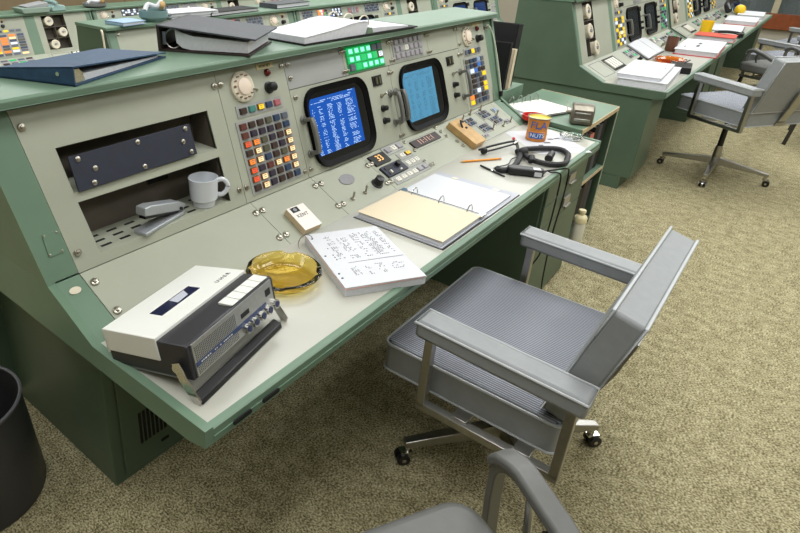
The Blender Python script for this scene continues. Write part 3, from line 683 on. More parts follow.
# ------------------------------------------------------------------ bookcase beside the near console
def bookcase():
    root = thing('bookcase', 'low green bookcase with tan edges against the end of the near console', 'bookcase', (0, 0, 0))
    k = .22; x0, x1, y0, y1 = 2.715, 3.392, .108, .615
    def slab(z0, z1, m, a=x0, b=x1, nm='shelf', c=y0, d=y1, bev=0):
        mb = MB(); mb.use(m); mb.prism([(a, c), (b, c), (b + k * (d - c), d), (a + k * (d - c), d)], z0, z1); return mb.build(nm, parent=root, bev=bev)
    slab(.742, .765, GREEN, nm='top', bev=.002)
    mb = MB(); mb.use(TAN); mb.box(x0, x1, y0 - .004, y0, .742, .766); mb.box(x0, x0 + .03, y0, y0 + .004, .7652, .7665); mb.build('front_edge_band', parent=root)
    mb = MB(); mb.use(TAN); mb.prism([(x1, y0), (x1 + .005, y0), (x1 + .005 + k * (y1 - y0), y1), (x1 + k * (y1 - y0), y1)], .742, .766); mb.build('end_edge_band', parent=root)
    for a in (x0, x1 - .018): slab(0, .742, GREEND, a, a + .018, 'side')
    mb = MB(); mb.use(mat('pale_edge', (150, 160, 140), .5)); mb.box(x1 - .018, x1, y0 - .003, y0, .0, .742); mb.box(x0, x0 + .018, y0 - .003, y0, 0, .742); mb.build('side_edge', parent=root)
    s = slab(.375, .395, GREEN, x0 + .018, x1 - .018, 'shelf'); slab(.02, .045, GREEND, x0 + .018, x1 - .018, 'bottom')
    slab(.0, .742, GREEND, x0 + .018 + k * .49, x1 - .018 + k * .49, 'back', y1 - .015, y1)
    mb = MB(); mb.use(TAN); mb.box(x0 + .018, x1 - .018, y0 - .003, y0, .375, .395); mb.build('shelf_edge', parent=root)
    R = random.Random(4)
    cols = [('salmon', SALMON), ('charcoal', BLACKM), ('charcoal', BLACKM), ('brown', DKBROWN), ('charcoal', CHARC), ('charcoal', BLACKM), ('brown', DKBROWN), ('charcoal', BLACKM)]
    for sh, (zb, zt) in enumerate(((.395, .70), (.045, .34))):
        x = x0 + .105
        seq = [('black', BLACKM), ('charcoal', CHARC), ('dark brown', DKBROWN), ('salmon', SALMON), ('black', BLACKM), ('charcoal', CHARC), ('black', BLACKM)] if sh == 0 else [('black', BLACKM), ('charcoal', CHARC), ('dark brown', DKBROWN), ('black', BLACKM), ('black', BLACKM), ('dark brown', DKBROWN), ('charcoal', CHARC)]
        ordn = ['first', 'second', 'third', 'fourth', 'fifth', 'sixth', 'seventh', 'eighth']
        for i, (nm, m) in enumerate(seq):
            w = .062 + .016 * R.random(); h = zt - zb - .05 * R.random()
            d = thing('file_binder', '%s file binder, %s from the left on the %s bookcase shelf' % (nm, ordn[i], 'upper' if sh == 0 else 'lower'), 'binder', (x + w / 2, y0 + .03, zb), 0, 'file binders in the bookcase')
            mb = MB(); mb.use(m); y = .30
            mb.box(-w / 2, w / 2, 0, .004, 0, h); mb.box(-w / 2, -w / 2 + .003, .004, y, 0, h); mb.box(w / 2 - .003, w / 2, .004, y, 0, h); mb.build('cover', parent=d, bev=.001)
            mb = MB(); mb.use(PAPERG); mb.box(-w / 2 + .004, w / 2 - .004, .008, y - .01, .004, h - .012); mb.build('pages', parent=d)
            x += w + .004
bookcase()
def green_box():
    root = thing('storage_cabinet', 'plain green low cabinet in the gap between the two consoles, holding upright books', 'cabinet', (0, 0, 0))
    mb = MB(); mb.use(GREEN); mb.box(2.90, 3.27, .655, .94, .06, .83); mb.build('body', parent=root, bev=.004)
    mb = MB(); mb.use(GREEND); mb.box(2.92, 3.25, .68, .93, 0, .06); mb.build('plinth', parent=root)
green_box()
def book(label, x, y, z, w, d, h, m, rz, lean, pm=PAPERG):
    root = thing('book', label, 'book', (x, y, z), rz, 'books on the green cabinet')
    B = Matrix.Rotation(lean, 4, 'Y')
    mb = MB(B); mb.use(m); mb.box(0, .004, 0, d, 0, h); mb.box(w - .004, w, 0, d, 0, h); mb.box(0, w, 0, .004, 0, h); mb.build('cover', parent=root, bev=.001)
    mb = MB(B); mb.use(pm); mb.box(.004, w - .004, .006, d - .004, .004, h - .006); mb.build('pages', parent=root)
book('tall black ledger leaning against the console end', 3.085, .69, .831, .07, .22, .37, BLACKM, 0, .05)
book('thin cream book standing in front of the tall black ledger', 3.035, .665, .831, .04, .2, .235, CREAM, 0, .035, PAPER)
book('slim black book with pale edge nearest the console end', 2.985, .675, .831, .035, .2, .275, BLACKM, 0, .02, PAPER)

def glyphs(mb, x0, x1, y0, y1, z, rows, seed, cols=((0, 1),), wmax=.01, fill=.7):
    R = random.Random(seed); h = (y1 - y0) / rows
    for r in range(rows):
        y = y1 - (r + .5) * h
        for a, b in cols:
            if R.random() > .88: continue
            x = x0 + (x1 - x0) * a; e = x0 + (x1 - x0) * (a + (b - a) * (.6 + .4 * R.random()))
            while x < e:
                w = R.uniform(.003, wmax)
                if R.random() < fill: mb.quad((x, y - h * .22, z), (min(x + w, e), y - h * .22, z), (min(x + w, e), y + h * .22, z), (x, y + h * .22, z))
                x += w + .003
# ------------------------------------------------------------------ tape recorder
def recorder():
    root = thing('tape_recorder', 'portable white and black reel tape recorder propped on its handle at the desk corner', 'tape recorder', (.055, .085, .7405), math.radians(11))
    W, D, H = .342, .25, .085
    F = T3(0, .004, .049) @ Matrix.Rotation(math.radians(-12.6), 4, 'X')
    mb = MB(F); mb.use(mat('recorder_black', (44, 43, 47), .38)); mb.prism([(0, 0), (D, 0), (D, H), (.004, H), (0, H - .006)], 0, W, 'x'); mb.build('case', parent=root, bev=.003)
    mb = MB(F); mb.use(GREYBTN); mb.box(.002, W - .002, .03, D - .002, -.004, 0); mb.build('base_plate', parent=root)
    wm = mat('recorder_white', (222, 222, 216), .35)
    mb = MB(F); mb.use(wm); mb.box(-.003, W + .003, .085, D + .003, H - .004, H + .008); mb.box(-.003, .004, .085, D + .003, .036, H); mb.box(W - .004, W + .003, .085, D + .003, .036, H); mb.box(-.003, W + .003, D - .004, D + .003, .03, H); lid = mb.build('lid', parent=root, bev=.002)
    mb = MB(F); mb.use(mat('reel_window', (34, 38, 62), .12)); mb.box(.085, .228, .142, .182, H + .008, H + .009); w = mb.build('reel_window', parent=lid)
    mb = MB(F); mb.use(mat('tape_reel_grey', (188, 190, 200), .3)); mb.prism([(.148, .147), (.19, .15), (.205, .178), (.15, .178)], H + .009, H + .0095); mb.build('reel_glimpse', parent=w)
    text('maker_letters', 'U H E R', .017, F @ T3(.292, .118, H + .0084) @ RZ(0), INKD, lid)
    mb = MB(F); mb.use(wm)
    for i in range(5): mb.hexa([(.175 + i * .031, .01, H), (.204 + i * .031, .01, H), (.204 + i * .031, .045, H), (.175 + i * .031, .045, H), (.175 + i * .031, .002, H + .004), (.204 + i * .031, .002, H + .004), (.204 + i * .031, .045, H + .007), (.175 + i * .031, .045, H + .007)])
    mb.build('piano_keys', parent=root, bev=.001)
    mb = MB(F); mb.use(mat('recorder_silver', (186, 186, 184), .32, .8, noise=.06, scale=80)); mb.box(.012, W - .014, -.004, 0, .004, H - .003); fp = mb.build('front_plate', parent=root)
    mb = MB(F); mb.use(mat('grille_slot', (70, 70, 72), .5))
    for r in range(15):
        z = .008 + r * .0044
        if 4 <= r <= 6: continue
        for c in range(26): mb.box(.018 + c * .0058, .0212 + c * .0058, -.0045, -.004, z, z + .0022)
    mb.build('speaker_slots', parent=fp)
    mb = MB(F); mb.use(mat('stripe_blue', (56, 70, 104), .4)); mb.box(.014, W - .05, -.0048, -.004, .026, .037); st = mb.build('blue_stripe', parent=fp)
    mb = MB(F @ frame((0, -.0049, 0), (1, 0, 0), (0, 0, 1), (0, -1, 0))); mb.use(LIT['W']); glyphs(mb, .03, .15, .028, .035, .0002, 1, 8, ((0, .3), (.4, 1)), .006, .9); mb.build('stripe_letters', parent=st)
    mb = MB(F); mb.use(BLACK); mb.box(.188, .222, -.0047, -.004, .046, .058); mb.build('level_meter', parent=fp); mb = MB(F); mb.use(BLACK); mb.box(.296, .318, -.0047, -.004, .048, .066); mb.build('emblem_plate', parent=fp)
    for i in range(5):
        x = .196 + i * .031
        mb = MB(F); mb.use(CHROME); mb.cyl((x, -.004, .018), (x, -.018, .018), .013, .012, 18); k = mb.build('control_knob', parent=fp)
        mb = MB(F); mb.use(mat('knob_blue', (40, 44, 84), .3)); mb.cyl((x, -.018, .018), (x, -.0192, .018), .0085, seg=14); mb.build('knob_cap', parent=k)
    mb = MB(F); mb.use(CHROME); mb.cyl((-.004, .035, .03), (-.012, .035, .03), .010, seg=16); mb.cyl((W + .004, .035, .03), (W + .012, .035, .03), .010, seg=16); mb.build('handle_pivot', parent=root)
    mb = MB(); mb.use(CHROME)
    mb.strap([(-.011, .044, .088), (-.011, .025, .05), (-.011, -.012, .006), (-.011, -.02, .004)], .004, .022, (1, 0, 0)); h = mb.build('handle_arm', parent=root)
    mb = MB(); mb.use(CHROME); mb.strap([(W + .011, .044, .088), (W + .011, .025, .05), (W + .011, -.012, .006), (W + .011, -.02, .004)], .004, .022, (1, 0, 0)); mb.build('handle_arm', parent=root)
    mb = MB(); mb.use(BLACK); mb.hexa([(-.008, -.024, .0005), (W - .018, -.024, .0005), (W - .018, .002, .0005), (-.008, .002, .0005), (-.008, -.02, .014), (W - .018, -.02, .014), (W - .018, .004, .02), (-.008, .004, .02)]); mb.build('handle_grip', parent=h, bev=.003)
recorder()
# ------------------------------------------------------------------ amber ashtray
def ashtray(label, c, r, h, m, nm='ashtray'):
    mb = MB(); mb.use(m)
    mb.lathe([(0, 0), (r * .72, 0), (r * .82, h * .12), (r * .97, h * .7), (r, h * .92), (r * .97, h), (r * .88, h), (r * .84, h * .9), (r * .70, h * .32), (r * .6, h * .26), (0, h * .26)], seg=64)
    me = mb.bm
    for v in me.verts:      # cigarette rests pressed into the rim
        if v.co.z > h * .8:
            a = math.atan2(v.co.y, v.co.x)
            for q in (.6, 2.17, 3.74, 5.31 - 2 * PI):
                d = abs((a - q + PI) % (2 * PI) - PI)
                if d < .12: v.co.z -= h * .2
    o = mb.build(nm, ang=50); tag(o, label, 'ashtray', loc=c); return o
ashtray('round amber glass ashtray beside the tape recorder', (.56, .282, .7406), .112, .036, AMBER)
ashtray('clear glass ashtray at the right end of the near desk', (2.60, .125, .7406), .058, .022, CLEAR)

# ------------------------------------------------------------------ cigarette pack
def pack():
    root = thing('cigarette_pack', 'white and tan cigarette pack lying on the sloping panel', 'cigarette pack')
    root.matrix_world = Matrix.Translation((.853, Dp[0] + .8973 * .06, Dp[1] + .4415 * .06)) @ SLP.to_3x3().to_4x4() @ RZ(math.radians(-3))
    mb = MB(); mb.use(mat('pack_white', (238, 230, 222), .4)); mb.box(-.042, .042, -.052, .052, .0245, .0255); mb.use(mat('pack_kraft', (206, 184, 152), .5)); mb.box(-.042, .042, -.052, .052, .001, .0245); b = mb.build('box', parent=root, bev=.001)
    mb = MB(); mb.use(INKD); mb.box(-.03, .005, .026, .048, .0256, .026); c = mb.build('crest', parent=root)
    mb = MB(); mb.use(GREYBTN); mb.prism([(-.0125 + .008 * math.cos(i * PI / 6), .037 + .007 * math.sin(i * PI / 6)) for i in range(12)], .026, .0263); mb.build('crest_emblem', parent=c)
    text('brand_letters', 'KENT', .019, T3(0, .008, .0258), INKD, root, sp=1.15)
pack()
# ------------------------------------------------------------------ printed sheets with one loose ring
def report():
    root = thing('printed_report', 'thick loose-leaf printed report with a column table, overhanging the desk edge', 'document', (.80, .172, .7406), math.radians(-30.5))
    w, h, t = .128, .168, .03
    mb = MB(); R = random.Random(2); mb.use(PAPERG); mb.box(-w, w, -h, h, 0, t * .9)
    mb.use(mat('pink_divider', (240, 190, 180), .6)); mb.box(-w - .001, w + .002, -h - .002, h, t * .78, t * .82)
    mb.build('page_block', parent=root)
    mb = MB(); mb.use(PAPER); mb.hexa([(-w, -h - .001, t * .9), (w, -h - .002, t * .86), (w, h, t * .9), (-w, h, t * .9), (-w, -h - .001, t), (w, -h - .002, t * .95), (w, h, t), (-w, h, t)]); top = mb.build('top_sheet', parent=root)
    mb = MB(); mb.use(INK); z = t + .0006
    glyphs(mb, -w * .62, w * .9, -.02, h * .82, z, 22, 3, ((0, .14), (.2, .4), (.46, .6), (.64, .86), (.9, 1)), .006, .6)
    glyphs(mb, -w * .55, w * .95, -h * .72, -.065, z, 9, 5, ((0, .12), (.24, .34), (.42, .56), (.66, .9)), .006, .6)
    mb.quad((-w * .5, -.042, z), (w * .95, -.042, z), (w * .95, -.04, z), (-w * .5, -.04, z))
    glyphs(mb, -w * .72, -w * .66, -.05, h * .4, z, 8, 6, ((0, 1),), .004, .5); mb.build('print', parent=top)
    mb = MB(); mb.use(INKD)
    for y in (h * .8, h * .1, -h * .55, -h * .7): mb.cyl((-w * .9, y, t), (-w * .9, y, t + .0008), .0035, seg=10)
    mb.build('punch_holes', parent=top)
    mb = MB(); mb.use(CHROME); mb.tube([(-w * .9 - .02 + .026 * math.cos(a * PI / 12), h * .82, t * .55 + .03 * math.sin(a * PI / 12)) for a in range(24)], .0016, 6, True); mb.build('binder_ring', parent=root)
report()
# ------------------------------------------------------------------ open ring binder on the desk
def desk_binder():
    root = thing('ring_binder', 'open grey ring binder with cream and white sheets in the middle of the near desk', 'binder', (1.36, .2, .7404))
    mb = MB(); mb.use(LILAC); mb.box(.03, .318, -.176, .18, .001, .006); mb.build('right_cover', parent=root, bev=.001)
    mb = MB(); mb.use(LILAC); mb.box(-.31, -.03, -.172, .178, .001, .006); mb.build('left_cover', parent=root, bev=.001)
    mb = MB(); mb.use(LILAC); mb.box(-.032, .032, -.174, .179, .001, .005); mb.use(STEEL); mb.box(-.014, .014, -.165, .17, .005, .012); sp = mb.build('spine', parent=root, bev=.001)
    mb = MB(); mb.use(RUBBER); mb.box(-.312, .320, -.178, .182, .0, .0012); mb.build('dark_backing', parent=root)
    mb = MB(); mb.use(PAPERG); mb.hexa([(-.30, -.165, .007), (-.018, -.165, .007), (-.018, .17, .007), (-.30, .17, .007), (-.292, -.163, .023), (-.02, -.163, .02), (-.02, .168, .02), (-.292, .168, .023)]); l = mb.build('left_sheets', parent=root)
    mb = MB(); mb.use(CREAM); mb.hexa([(-.302, -.168, .0232), (-.016, -.168, .0202), (-.016, .168, .0202), (-.302, .172, .0232), (-.302, -.168, .0242), (-.016, -.168, .0212), (-.016, .168, .0212), (-.302, .172, .0242)]); mb.build('cream_divider', parent=l)
    mb = MB(); mb.use(PAPER); mb.box(.018, .262, -.162, .172, .0065, .0135); mb.build('right_sheets', parent=root, bev=.001)
    for y in (-.115, 0, .115):
        mb = MB(); mb.use(CHROME); mb.tube([(.024 * math.cos(a * PI / 10), y, .012 + .03 * math.sin(a * PI / 10)) for a in range(11)], .0024, 6); mb.build('ring', parent=sp)
    for y in (-.162, .166):
        mb = MB(); mb.use(CHROME); mb.box(-.02, .02, y - .01, y + .01, .012, .02); mb.build('ring_lever', parent=sp)
    mb = MB(); mb.use(IVORY)
    for y in (.09, -.09): mb.prism([(.292 + .011 * math.cos(i * PI / 8), y + .015 * math.sin(i * PI / 8)) for i in range(16)], .006, .0068)
    mb.build('cover_rivets', parent=root)
desk_binder()
def stick(nm, label, cat, p, q, r, segs, z=.7405):
    p = Vector((*p, z + r)); q = Vector((*q, z + r)); root = thing(nm, label, cat, tuple((p + q) / 2 - Vector((0, 0, r))))
    o = (p + q) / 2 - Vector((0, 0, r))
    for (a, b, r0, r1, m, n) in segs:
        mb = MB(); mb.use(m); mb.cyl(p.lerp(q, a) - o, p.lerp(q, b) - o, r * r0, r * r1, 6 if nm == 'pencil' else 12); mb.build(n, parent=root)
stick('pencil', 'orange pencil lying on the near desk', 'pencil', (1.857, .372), (2.035, .255), .005, [(0.08, .93, 1, 1, mat('pencil_orange', (232, 150, 40), .4), 'shaft'), (.93, 1, .9, .9, mat('eraser_orange', (220, 130, 60), .6), 'eraser'), (0, .08, .12, 1, WOOD, 'point')])
stick('pen', 'black pen with silver band lying beside the pencil', 'pen', (1.88, .283), (1.828, .150), .0048, [(0, .46, .85, 1, BLACK, 'barrel'), (.46, .54, 1, 1, CHROME, 'band'), (.54, 1, 1, .8, BLACK, 'cap')])

# ------------------------------------------------------------------ snack can, lid, paper
def can():
    root = thing('snack_can', 'orange tin can with blue lettering on the right of the near desk', 'can', (2.455, .255, .7418))
    mb = MB(); mb.use(ORANGE); mb.lathe([(0, 0), (.047, 0), (.049, .004), (.049, .046), (.046, .05), (.047, .054), (.053, .112), (.054, .117)], seg=40); mb.use(mat('can_inside', (226, 206, 96), .35, .3)); mb.lathe([(.054, .117), (.051, .117), (.048, .11), (0, .108)], seg=40); b = mb.build('tin_body', parent=root)
    mb = MB(); mb.use(STEEL); mb.lathe([(.054, .113), (.0565, .115), (.0565, .119), (.0535, .12), (.052, .117)], seg=40); mb.build('rim', parent=root)
    yaw = math.atan2(-.709 - .255, -.577 - 2.455)
    def wrap(s, size, z, r, m, nm, par):
        o = text(nm, s, size, Matrix(), m, par, .0006)
        for v in o.data.vertices:
            a = yaw + .1 + v.co.x / r; rr = r + .0012 + v.co.z; v.co = (rr * math.cos(a), rr * math.sin(a), z + v.co.y)
    wrap('FLA', .05, .082, .0508, BLUEL, 'blue_letters', b)
    mb = MB(); mb.use(BLUEL)
    for i in range(10):
        a0 = yaw - .75 + i * .15; a1 = a0 + .15; r = .0498
        mb.quad((r * math.cos(a0), r * math.sin(a0), .016), (r * math.cos(a1), r * math.sin(a1), .016), (r * math.cos(a1), r * math.sin(a1), .046), (r * math.cos(a0), r * math.sin(a0), .046))
    bd = mb.build('blue_band', parent=b)
    wrap('NUTS', .028, .031, .05, LIT['W'], 'white_letters', bd)
can()
def lid():
    mb = MB(); mb.use(REDP); mb.lathe([(0, .004), (.058, .004), (.06, .022), (.066, .022), (.068, .0), (.064, 0), (.062, .004)], seg=44)
    o = mb.build('can_lid'); tag(o, 'red plastic lid lying behind the orange can', 'lid', loc=(2.735, .37, .768))
lid()
def flyer():
    mb = MB(); mb.use(PAPER); mb.box(-.14, .14, -.18, .18, 0, .0008); R = random.Random(9)
    mb.use(INK)
    for x, y, w, h in ((-.02, -.03, .035, .02), (.03, .02, .03, .02), (-.07, -.07, .025, .02), (.07, .03, .03, .018), (-.03, .06, .05, .004), (.0, .1, .08, .004), (.02, -.11, .09, .004)): mb.box(x, x + w, y, y + h, .0008, .0011)
    o = mb.build('printed_flyer'); tag(o, 'printed white sheet with dark pictures under the orange can', 'paper', loc=(2.46, .205, .7404), rz=math.radians(-40))
flyer()
# ------------------------------------------------------------------ wooden block with lever
def block():
    root = thing('wooden_block', 'pale wooden block with a black lever on the sloping panel', 'wooden block')
    root.matrix_world = Matrix.Translation((2.122, Dp[0] + .8973 * .088, Dp[1] + .4415 * .088)) @ SLP.to_3x3().to_4x4()
    mb = MB(); mb.use(WOOD); mb.box(-.055, .055, -.085, .088, .001, .034); mb.build('block', parent=root, bev=.002)
    mb = MB(); mb.use(BLACK); mb.tube([(-.01, .03, .034), (-.012, .045, .046), (.0, .06, .05), (.015, .05, .048)], .005, 8); mb.cyl((.012, .02, .034), (.012, .02, .04), .006, seg=10); mb.build('lever', parent=root)
block()
# ------------------------------------------------------------------ headset
def sp(path, n=6):
    """smooth path through points (Catmull-Rom)"""
    P = [Vector(p) for p in path]; out = []
    for i in range(len(P) - 1):
        a = P[max(i - 1, 0)]; b = P[i]; c = P[i + 1]; d = P[min(i + 2, len(P) - 1)]
        for k in range(n):
            t = k / n; out.append(.5 * ((2 * b) + (c - a) * t + (2 * a - 5 * b + 4 * c - d) * t * t + (3 * b - a - 3 * c + d) * t ** 3))
    out.append(P[-1]); return out
def headset():
    Z = .741
    root = thing('headset', 'black headset with microphone boom and cord unit lying on the near desk', 'headset', (2.1, .15, Z))
    o = Vector((2.1, .15, Z)); L = lambda *pts: [Vector(p) - o for p in pts]
    mb = MB(); mb.use(RUBBER); mb.tube(sp(L((1.862, .205, .752), (1.885, .17, .752), (1.93, .163, .753), (1.99, .168, .753), (2.055, .18, .756), (2.12, .20, .76), (2.185, .212, .762), (2.235, .19, .76), (2.30, .145, .757), (2.335, .095, .756), (2.30, .045, .755), (2.225, .022, .755), (2.15, .01, .754), (2.10, .045, .754), (2.085, .10, .755), (2.10, .155, .758), (2.15, .20, .762))), .0125, 10); mb.build('headband', parent=root)
    mb = MB(); mb.use(RUBBER); mb.ball(Vector((2.135, .195, .766)) - o, .024); mb.build('pivot', parent=root); mb = MB(); mb.use(RUBBER); mb.ball(Vector((1.87, .20, .755)) - o, .013); mb.build('pivot', parent=root)
    for p, q in (((2.16, .085, .755), (2.235, .095, .762)), ((2.07, .128, .754), (2.09, .14, .775))):
        mb = MB(); mb.use(BLACK); mb.cyl(Vector(p) - o, Vector(q) - o, .018, .014, 16); mb.build('ear_piece', parent=root, bev=.003)
    mb = MB(); mb.use(BLACK); mb.tube(sp(L((2.02, .36, .765), (2.08, .338, .772), (2.16, .31, .776), (2.235, .285, .776))), .0055, 8); mb.tube(sp(L((2.045, .335, .757), (2.12, .305, .762), (2.225, .272, .768))), .0045, 8); mb.tube(sp(L((2.235, .285, .776), (2.228, .262, .765), (2.18, .235, .756), (2.13, .21, .752))), .0075, 8); mb.build('microphone_boom', parent=root)
    mb = MB(); mb.use(BLACK); mb.ball(Vector((2.045, .345, .758)) - o, .017); mb.ball(Vector((2.155, .225, .757)) - o, .016); mb.build('boom_joint', parent=root)
    mb = MB(); mb.use(CHROME); mb.cyl(Vector((2.225, .276, .765)) - o, Vector((2.24, .268, .775)) - o, .009, seg=12); mb.use(mat('red_tip', (220, 70, 90), .4)); mb.ball(Vector((2.248, .29, .784)) - o, .008); mb.build('microphone', parent=root)
    mb = MB(); mb.use(BLACK); F = T3(1.918 - o.x, .098 - o.y, .0) @ RZ(math.radians(-63)); mb.M = F; mb.prism(rr_poly(-.075, .075, -.026, .026, .02, 5), .001, .034); b = mb.build('cord_unit', parent=root, bev=.006)
    mb = MB(F); mb.use(PAPER); mb.quad((.035, -.0268, .006), (.065, -.0268, .006), (.065, -.0268, .026), (.035, -.0268, .026)); mb.quad((.03, -.02, .0342), (.06, -.02, .0342), (.06, .012, .0342), (.03, .012, .0342)); mb.build('white_tag', parent=b)
    mb = MB(); mb.use(BLACK)
    mb.tube(sp(L((1.95, .03, .755), (1.985, .028, .76), (2.0, .015, .752), (2.03, .0, .747), (2.045, -.016, .73), (2.05, -.018, .64), (2.035, -.02, .5), (1.99, -.022, .40), (1.975, -.02, .36), (1.99, .004, .30))), .0035, 6)
    mb.tube(sp(L((1.955, .04, .755), (2.0, .04, .752), (2.07, .015, .745), (2.125, -.01, .743), (2.14, -.02, .72), (2.13, -.024, .60), (2.09, -.026, .42), (2.10, -.028, .2), (2.13, -.03, .08), (2.10, -.04, .008), (2.0, -.02, .006), (1.93, .05, .006))), .0035, 6)
    mb.tube(sp(L((2.11, .20, .75), (2.06, .215, .747), (1.98, .2, .746), (1.90, .225, .746), (1.868, .21, .75))), .0025, 6)
    mb.build('cords', parent=root)
headset()
def hanging_cord():
    P = lambda x, v, w: Vector((x, Tp[0] + .3335 * v - .9427 * w, Tp[1] + .9428 * v + .3336 * w))
    mb = MB(); mb.use(mat('pale_cord', (190, 196, 178), .5)); mb.tube(sp([P(2.705, .405, .012), P(2.715, .415, .02), P(2.735, .36, .03), P(2.745, .25, .03), P(2.75, .14, .025), P(2.752, .04, .02)]), .004, 6)
    root = mb.build('patch_cord'); tag(root, 'pale patch cord hanging on the right end of the near console', 'cord')
    mb = MB(); mb.use(BLACK); a = P(2.752, .045, .02); mb.cyl(a, a + Vector((.002, -.004, -.03)), .011, .009, 12); a = P(2.752, -.01, .01); mb.cyl(a, a + Vector((.005, -.01, -.02)), .011, .009, 12); mb.build('plug', parent=root)
    mb = MB(); mb.use(SCREW); mb.cyl(P(2.70, .40, 0), P(2.705, .40, .02), .008, seg=10); mb.build('hook', parent=root)
hanging_cord()
# ------------------------------------------------------------------ on the bookcase top
def shelf_binder():
    root = thing('ring_binder', 'open ring binder with blank cream sheet on top of the bookcase', 'binder', (3.0, .545, .767), math.radians(-19))
    mb = MB(); mb.use(DKBROWN); mb.box(-.19, .16, -.26, .02, 0, .004); mb.build('cover', parent=root)
    mb = MB(); mb.use(PAPERG); mb.box(-.18, .145, -.252, .005, .004, .014); s = mb.build('sheet_stack', parent=root)
    mb = MB(); mb.use(mat('off_white_paper', (244, 240, 226), .6)); mb.hexa([(-.17, -.256, .014), (.15, -.256, .014), (.15, .0, .014), (-.17, .0, .014), (-.17, -.256, .0155), (.15, -.256, .0155), (.15, .0, .0155), (-.17, .0, .0155)]); mb.build('cream_sheet', parent=s)
    mb = MB(); mb.use(PAPER); mb.hexa([(-.23, -.15, .001), (-.16, -.2, .001), (-.1, .04, .001), (-.2, .07, .001), (-.23, -.15, .006), (-.16, -.2, .006), (-.1, .04, .006), (-.2, .07, .006)]); mb.build('loose_sheet', parent=root)
    for x in (-.10, -.03, .04, .11):
        mb = MB(); mb.use(STEEL); mb.tube([(x, -.002 + .018 * math.cos(a * PI / 10), .012 + .045 * math.sin(a * PI / 10)) for a in range(11)], .0025, 6); mb.build('ring', parent=root)
shelf_binder()
def sharpener():
    root = thing('pencil_sharpener', 'old grey metal desk sharpener standing on the bookcase front corner', 'pencil sharpener', (2.85, .165, .7672), math.radians(20))
    g = mat('worn_gunmetal', (120, 114, 102), .35, .7, noise=.2, scale=30)
    mb = MB(); mb.use(g); mb.prism([(-.062, 0), (.062, 0), (.066, .03), (.062, .075), (.04, .10), (-.03, .105), (-.058, .08), (-.066, .04)], -.055, .055, 'y'); mb.build('housing', parent=root, bev=.01, seg=3)
    mb = MB(); mb.use(STEEL); mb.box(-.069, -.062, -.04, .04, .02, .036); mb.box(-.067, -.055, -.038, .038, .06, .068); mb.build('face_bars', parent=root, bev=.002)
    mb = MB(); mb.use(g); mb.cyl((0, .055, .05), (0, .075, .05), .012, seg=12); mb.strap([(0, .077, .05), (.03, .077, .075), (.05, .077, .09)], .006, .012, (0, 1, 0)); mb.build('crank', parent=root)
    mb = MB(); mb.use(RUBBER); mb.box(-.058, .058, -.05, .05, -.0005, .002); mb.build('foot_pad', parent=root)
sharpener()
# ------------------------------------------------------------------ bottle on floor
def bottle():
    root = thing('spray_bottle', 'white bottle with cream cap on the carpet in front of the bookcase', 'bottle', (2.955, .062, 0))
    mb = MB(); mb.use(mat('milky_plastic', (222, 220, 204), .35)); mb.lathe([(0, 0), (.032, 0), (.034, .006), (.034, .15), (.03, .165), (.02, .172), (0, .172)], seg=24); mb.build('body', parent=root)
    mb = MB(); mb.use(mat('cream_cap', (232, 220, 176), .4)); mb.lathe([(.036, .168), (.036, .195), (.03, .205), (.018, .212), (.018, .225), (.022, .228), (.02, .242), (0, .246)], seg=24); mb.lathe([(0, .168), (.036, .168)], seg=24); mb.build('cap', parent=root)
bottle()
# ------------------------------------------------------------------ inside the storage shelf
def mug():
    root = thing('coffee_mug', 'white ceramic mug on the lower shelf of the near console', 'mug', (.577, .645, .8612), math.radians(-28))
    root.scale = (.82, .82, .85)
    mb = MB(); mb.use(WHITEC); mb.lathe([(0, .004), (.036, .004), (.04, 0), (.043, .002), (.045, .022), (.054, .03), (.057, .1), (.0585, .112), (.056, .113), (.053, .1), (.05, .035), (.04, .018), (0, .016)], seg=40); mb.build('cup', parent=root)
    mb = MB(); mb.use(WHITEC); mb.tube(sp([(.05, -.006, .095), (.075, -.008, .098), (.093, -.01, .08), (.09, -.01, .055), (.072, -.008, .038), (.05, -.006, .04)]), .009, 10); mb.build('handle', parent=root)
mug()
def stapler():
    root = thing('stapler', 'grey metal stapler on the lower shelf, beside the white mug', 'stapler', (.395, .635, .8608), math.radians(13)); root.scale = (.85, .85, .85)
    g = mat('stapler_grey', (172, 176, 180), .35, .4)
    mb = MB(); mb.use(g); mb.prism([(-.11, -.028), (.10, -.028), (.115, -.018), (.115, .018), (.10, .028), (-.11, .028)], .001, .014); mb.build('base', parent=root, bev=.003)
    F = T3(.105, 0, .02) @ Matrix.Rotation(math.radians(14), 4, 'Y')
    mb = MB(F); mb.use(g); mb.prism([(-.21, .0), (0, -.004), (.008, .02), (-.03, .032), (-.18, .036), (-.214, .03)], -.022, .022, 'y'); mb.build('arm', parent=root, bev=.004)
    mb = MB(F); mb.use(BLACK); mb.box(-.2, -.02, -.014, .014, -.012, -.001); mb.cyl((-.02, -.03, .006), (-.02, .03, .006), .006, seg=10); mb.build('magazine', parent=root)
stapler()
